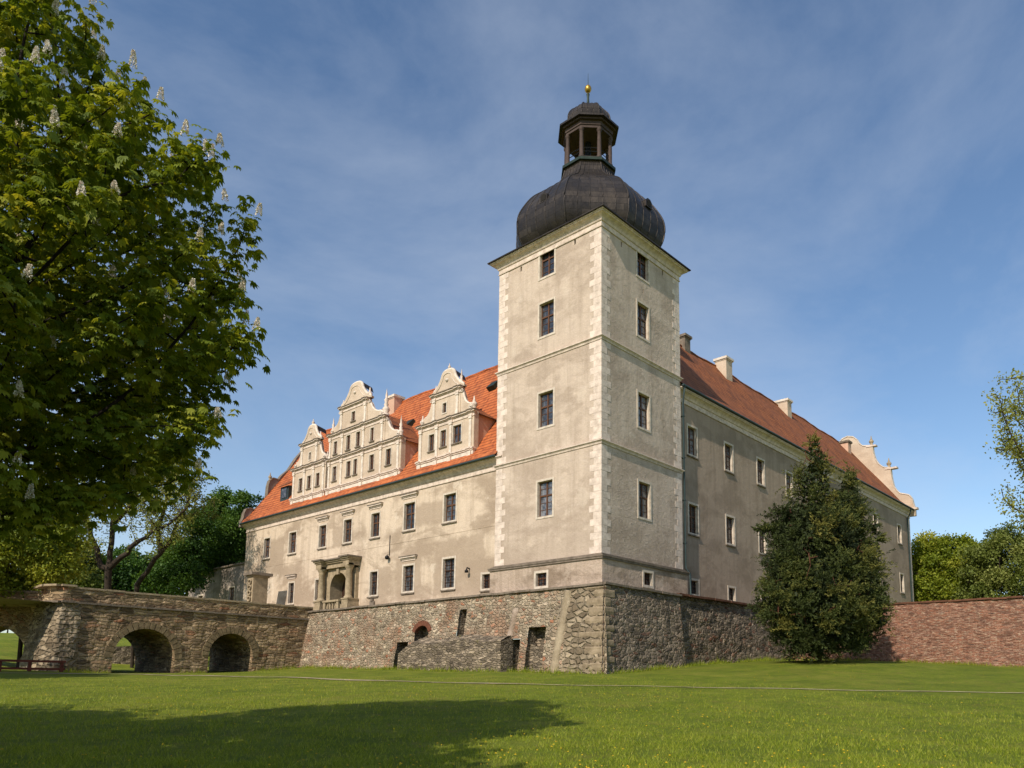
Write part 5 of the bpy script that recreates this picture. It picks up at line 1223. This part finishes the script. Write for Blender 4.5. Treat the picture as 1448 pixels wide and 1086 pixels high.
# --- yew at the corner of rampart and brick wall
def yew():
    rng = np.random.default_rng(5); B0 = np.array([11.3, -8.2, 2.98]); t = empty('yew_tree', B0, 'dense dark evergreen yew with two tops standing against the rampart corner', 'tree')
    spec = [(1153, 645, 47, 14, 2.6), (1150, 690, 47, 30, 1.5), (1200, 695, 47.5, 17, 2.0), (1196, 735, 47, 34, 1.2), (1122, 745, 47, 36, 1.1), (1160, 785, 46, 72, 1.0), (1108, 805, 46.5, 32, 1.1), (1212, 800, 47, 38, 1.2), (1152, 845, 45.5, 80, .85), (1150, 908, 45.3, 50, .45), (1195, 908, 45.6, 36, .5), (1240, 865, 46.5, 22, 1.4),
            (1218, 855, 46.5, 34, 1.0), (1103, 862, 46.5, 30, .9), (1160, 885, 46, 58, .5), (1118, 900, 46.3, 30, .5), (1208, 895, 46.5, 34, .6), (1160, 780, 49, 66, 1.1), (1160, 860, 49, 72, .8), (1072, 748, 47, 7, .6), (1090, 745, 47, 12, .7), (1236, 760, 47, 12, 2.4), (1078, 835, 47, 12, 1.6), (1242, 830, 47, 14, 1.5)]
    lobes = []
    for px, py, dep, r, ez in spec:
        p = at(px, py, dep); rr = r*dep/1078.99; lobes.append((p.x, p.y, p.z, rr, rr, rr*ez))
    L_ = np.array(lobes); A = in_lobes(lobes, 1500, rng, .3)
    nd, pa = skeleton(B0, B0+np.array([-.2, .1, 6]), A, .5, .8, 5, 80, rng); R, ch = radii(pa, .022, 2.3, .55); limbs('trunk', nd, pa, R, 'bark_red', t, 6)
    # boughs: many small feathery clumps on the shell of the crown, each of needle sprays
    nb = 190; cl = subclumps(lobes, nb, .55, 1.05, rng); cen = np.array([11.0, -8.3, 8.5])
    P, D, Rn = [], [], []
    for x, y, z, r, _, _ in cl:
        c = np.array([x, y, z]); o_ = unit(np.r_[(c-cen)[:2], 0.0]); tone = np.clip(rng.normal(.42, .24), .02, 1); ns = int(34*r/.8)
        ax = unit(o_*.75+np.array([0, 0, .55])+rng.normal(0, .25, 3))
        for k_ in range(ns):
            d = unit(ax*.7+rng.normal(0, .55, 3)); ln_ = r*rng.uniform(.7, 1.35); st = c-ax*r*.35+rng.normal(0, .28*r, 3); m_ = 22
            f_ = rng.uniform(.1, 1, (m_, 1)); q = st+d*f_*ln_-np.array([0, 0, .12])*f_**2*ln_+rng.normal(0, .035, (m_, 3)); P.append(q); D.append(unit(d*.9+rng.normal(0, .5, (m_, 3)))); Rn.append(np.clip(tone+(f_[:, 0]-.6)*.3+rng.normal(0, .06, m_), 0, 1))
    P = np.concatenate(P); V, F = leaf_cards(P, np.concatenate(D), .15, rng, .28, .3)
    np_mesh('crown', V, F, [LEAF['yew']], t, rnd=np.repeat(np.concatenate(Rn), 2))
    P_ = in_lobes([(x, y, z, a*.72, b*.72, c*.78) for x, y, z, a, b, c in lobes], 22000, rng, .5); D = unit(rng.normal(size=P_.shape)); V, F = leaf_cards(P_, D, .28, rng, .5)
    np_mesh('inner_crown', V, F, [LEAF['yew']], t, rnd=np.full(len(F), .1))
yew()

def lobes_px(spec, flat=1.0):
    out = []
    for px, py, dep, r in spec:
        p = at(px, py, dep); rr = r*dep/1078.99; out.append((p.x, p.y, p.z, rr, rr, rr*flat))
    return out
def gbase(px, dep):
    p = at(px, 900, dep); return (p.x, p.y, tz(p.x, p.y)-.2)
BG = 'background trees behind the bridge'
def pl(*q): return [tuple(at(*p)) for p in q]
tree('bare_tree', 'tall tree with sparse fresh leaves and open spreading limbs behind the bridge', 'tree', gbase(152, 68), lobes_px([(150, 660, 68, 75), (90, 690, 68, 60), (210, 690, 68, 65), (230, 740, 68, 45), (110, 750, 67, 45), (185, 620, 68, 60), (250, 690, 67, 40), (60, 760, 68, 30)]), 2200, 'spring', 17000, .17, step=.7, trunk_h=.12, tip=.03, rmax=.5, spread=.35, kill=1.0, seed=3,
     chains=[pl((152, 815, 68), (157, 770, 68), (160, 715, 68), (172, 650, 68), (178, 600, 68)), pl((158, 800, 68), (185, 775, 67), (212, 752, 67), (245, 738, 67), (268, 715, 67)), pl((158, 745, 68), (185, 715, 68.5), (205, 680, 69), (222, 640, 69)), pl((150, 810, 68), (132, 770, 68.5), (122, 725, 69), (98, 680, 69), (90, 640, 69)), pl((127, 750, 69), (105, 725, 69), (75, 705, 69))])
tree('leaning_tree', 'forked leaning tree with thin leaves between the bridge and the annex', 'tree', gbase(190, 74), lobes_px([(255, 690, 74, 45), (240, 740, 74, 35), (285, 720, 74, 28), (215, 700, 74, 35)]), 900, 'olive', 6500, .18, step=.7, trunk_h=.06, rmax=.4, spread=.35, seed=4, kill=1.0,
     chains=[pl((190, 835, 74), (212, 800, 74), (240, 765, 74), (258, 725, 74), (275, 680, 74)), pl((225, 785, 74), (226, 745, 74), (238, 700, 74), (240, 660, 74))])
tree('dark_tree', 'dense dark green tree beside the left end of the castle', 'tree', gbase(325, 86), lobes_px([(318, 708, 86, 16), (347, 716, 84, 15), (298, 738, 86, 24), (330, 752, 85, 26), (305, 792, 86, 28), (366, 708, 88, 8), (272, 795, 86, 24), (300, 715, 87, 13), (345, 780, 85, 22)]), 900, 'dark', 34000, .24, step=.9, trunk_h=.3, spread=.6, seed=5, clump=75, crad=1.15)
tree('bushy_tree', 'low bushy green tree behind the bridge next to the annex', 'tree', gbase(235, 80), lobes_px([(240, 805, 80, 24), (205, 822, 80, 16), (262, 780, 81, 24), (266, 815, 79, 22), (275, 740, 81, 20)]), 500, 'dark', 13000, .24, step=.9, trunk_h=.3, spread=.5, seed=6, clump=50, crad=1.1)
tree('bright_tree', 'bright green broadleaf tree over the far left end of the bridge', 'tree', gbase(30, 54), lobes_px([(20, 770, 54, 60), (70, 790, 54, 42), (60, 740, 54, 40), (-40, 760, 54, 70), (90, 760, 55, 28), (10, 815, 54, 32)]), 900, 'yellow', 46000, .2, step=.8, trunk_h=.3, spread=.5, seed=7, clump=120, crad=1.0)
for i, (px, dep, r, col_, yy) in enumerate(((95, 118, 46, 'olive', 812), (180, 125, 40, 'dark', 822), (10, 120, 50, 'dark', 800), (255, 130, 40, 'olive', 812), (330, 125, 36, 'dark', 790))):
    tree('distant_tree', ['round olive green tree low on the horizon behind the bare tree', 'small dark tree on the horizon right of the bare trunk', 'dark tree on the horizon at the left frame edge', 'olive tree on the horizon behind the bushy tree', 'dark tree on the horizon behind the annex roof'][i], 'tree',
         gbase(px, dep), lobes_px([(px, yy, dep, r), (px+r*.5, yy+r*.3, dep+2, r*.7), (px-r*.6, yy+r*.25, dep-2, r*.7)]), 260, col_, 20000, .4, step=1.3, spread=.9, kill=2, seed=20+i, clump=50, crad=1.9, group='trees on the horizon behind the bridge')
# right side
tree('yellow_tree', 'rounded yellow-green tree behind the brick wall next to the castle end', 'tree', gbase(1335, 96), lobes_px([(1335, 808, 96, 44), (1312, 825, 95, 36), (1365, 815, 97, 40), (1345, 785, 96, 24), (1300, 800, 97, 22), (1375, 790, 97, 22), (1330, 850, 95, 40)]), 900, 'yellow', 60000, .27, step=1.0, trunk_h=.3, spread=.65, seed=8, clump=130, crad=1.25)
tree('green_tree', 'mid green tree right of the yellow-green one behind the brick wall', 'tree', gbase(1420, 88), lobes_px([(1420, 775, 88, 26), (1410, 800, 88, 34), (1440, 810, 87, 44), (1400, 840, 88, 36), (1470, 790, 88, 40), (1455, 850, 87, 50)]), 800, 'olive', 50000, .25, step=1.0, trunk_h=.3, spread=.6, seed=9, clump=110, crad=1.2)
tree('sparse_tree', 'sparse leafed tree reaching in from the right edge above the brick wall', 'tree', gbase(1560, 60), lobes_px([(1450, 560, 60, 52), (1420, 545, 60, 24), (1440, 620, 60, 36), (1455, 690, 60, 40), (1430, 735, 60, 22), (1520, 600, 60, 100), (1540, 700, 60, 90), (1415, 590, 60, 22), (1420, 700, 60, 20)]), 1500, 'spring', 19000, .2, step=.75, trunk_h=.25, tip=.03, spread=.38, kill=1.0, seed=10)
# tree outside the frame on the left whose shade lies on the bridge
tree('shade_tree', 'broad tree past the left edge shading the near lawn', 'tree', (-41, -12, .2), [(-42.5, -12.5, 7.4, 4.4, 4.4, 2.8), (-39.4, -17.3, 8.0, 3.8, 3.8, 3.0), (-42, -5.0, 7.6, 5.2, 5.2, 3.2), (-41, -9.5, 8, 4, 4, 3)], 600, 'dark', 30000, .4, step=.9, spread=.6, seed=13)
tree('shade_tree', 'broad tree past the left edge shading the bridge', 'tree', (-37, 24, 1.2), [(-37, 24, 11, 5.5, 5.5, 4.5), (-33, 21, 9.5, 3.5, 3.5, 3), (-40, 27, 9, 4, 4, 3)], 600, 'dark', 26000, .35, step=.9, spread=.6, seed=12)

# ------------------------------------------------------------------ grass blades and flowers on the near lawn
def lawn():
    rng = np.random.default_rng(3); n = 380000
    dep = 1/rng.uniform(1/42, 1/9.5, n); lat = rng.uniform(-.74, .70, n)
    f2 = np.array([FW.x, FW.y]); f2 /= np.linalg.norm(f2); r2 = np.array([f2[1], -f2[0]])
    P_ = np.array([CAM.x, CAM.y])+dep[:, None]*f2+(dep*lat)[:, None]*r2; k = (P_[:, 0] < -2.6) & (P_[:, 1] < 29)
    # clumpy distribution
    c_ = np.sin(P_[:, 0]*2.3+np.sin(P_[:, 1]*1.7))*np.sin(P_[:, 1]*2.9+np.sin(P_[:, 0]*1.3)); k &= rng.uniform(-1.4, 1, n) < c_; P_ = P_[k]; n = len(P_)
    pth = np.array(PATH); dmin = np.full(n, 9.)
    for a_, b_ in zip(pth, pth[1:]):
        ab = b_-a_; t_ = np.clip(((P_-a_)@ab)/(ab@ab), 0, 1); dmin = np.minimum(dmin, np.linalg.norm(P_-a_-t_[:, None]*ab, axis=1))
    P_ = P_[dmin > rng.uniform(.1, .45, n)]; n = len(P_)
    z = terr(P_); B_ = np.c_[P_, z-.005]; h = (rng.uniform(.03, .11, n)*(1+.6*(rng.uniform(size=n) < .06)))[:, None]; a = rng.uniform(0, 2*pi, n); s = np.stack([np.cos(a), np.sin(a), 0*a], 1)*rng.uniform(.004, .009, n)[:, None]
    ln = np.stack([rng.normal(0, .5, n), rng.normal(0, .5, n), np.ones(n)], 1)*h
    V = np.stack([B_-s, B_+s, B_+ln], 1).reshape(-1, 3); F = np.arange(3*n).reshape(-1, 3)
    lm = leafmat('grass blades', srgb(104, 124, 28), srgb(146, 160, 42), srgb(192, 188, 84), .4)
    o = np_mesh('grass', V, F, [lm], rnd=np.clip(rng.normal(.45, .25, n), 0, 1)); tag(o, 'short mown lawn grass in front of the castle', 'grass', kind='stuff')
    segs = [((-1.75, 30), (-1.7, 16.5)), ((-2.35, 16.5), (-2.35, 6)), ((-1.7, 6), (-1.75, -1.5)), ((-1.7, -1.6), (6.9, -1.6)), ((7, -1.1), (23.6, -1.15)), ((23.75, -1.2), (23.75, -26)), ((-20, 30.2), (-16.1, 30.3)), ((-11.6, 30.3), (-9.4, 30.3)), ((-5.6, 30.3), (-1.9, 30.3))]
    Q = []
    for a_, b_ in segs:
        a_, b_ = np.array(a_), np.array(b_); L_ = np.linalg.norm(b_-a_); k_ = int(L_*190); t_ = rng.uniform(0, 1, k_); dens = np.sin(t_*L_*1.3+a_[1])*np.sin(t_*L_*.47+2)
        t_ = t_[rng.uniform(-1.1, .9, k_) < dens]; nr_ = np.array([-(b_-a_)[1], (b_-a_)[0]])/L_; Q.append(a_+(b_-a_)*t_[:, None]+nr_*rng.normal(0, .09, (len(t_), 1)))
    Q = np.concatenate(Q); k_ = len(Q); B_ = np.c_[Q, terr(Q)-.02]; h = (rng.gamma(2.2, .07, k_)+.06)[:, None]; a = rng.uniform(0, 2*pi, k_); s = np.stack([np.cos(a), np.sin(a), 0*a], 1)*rng.uniform(.008, .022, k_)[:, None]
    V = np.stack([B_-s, B_+s, B_+np.stack([rng.normal(0, .45, k_), rng.normal(0, .45, k_), np.ones(k_)], 1)*h], 1).reshape(-1, 3)
    o = np_mesh('weeds', V, np.arange(3*k_).reshape(-1, 3), [lm], rnd=np.clip(rng.normal(.4, .25, k_), 0, 1)); tag(o, 'taller grass and weeds along the foot of the stone walls', 'weeds', kind='stuff')
    # dandelions
    n = 1500; dep = 1/rng.uniform(1/44, 1/10., n); lat = rng.normal(.05, .42, n); P_ = np.array([CAM.x, CAM.y])+dep[:, None]*f2+(dep*lat)[:, None]*r2
    k = (P_[:, 0] < -3) | ((P_[:, 1] < -2.5) & (P_[:, 0] < 23)); k &= rng.uniform(-.8, 1, n) < np.sin(P_[:, 0]*.6+1)*np.sin(P_[:, 1]*.5+.6); P_ = P_[k]; n = len(P_); z = terr(P_)+.06
    a = np.linspace(0, 2*pi, 6, endpoint=False); r = rng.uniform(.016, .03, n)
    ring = np.stack([np.cos(a), np.sin(a), 0*a], 1); C_ = np.c_[P_, z]; V = (C_[:, None]+ring[None]*r[:, None, None]+np.array([0, 0, .0])).reshape(-1, 3); top = C_+np.array([0, 0, .02])
    V2 = np.concatenate([V.reshape(n, 6, 3), top[:, None]], 1).reshape(-1, 3); b = (np.arange(n)*7)[:, None, None]; k6 = np.arange(6)
    F = (b+np.stack([k6, (k6+1) % 6, np.full(6, 6)], 1)[None]).reshape(-1, 3)
    o = np_mesh('dandelions', V2, F, [simple('dandelion yellow', srgb(214, 176, 30), .8)]); tag(o, 'tiny yellow dandelion flowers scattered over the lawn', 'flowers', kind='stuff')
lawn()
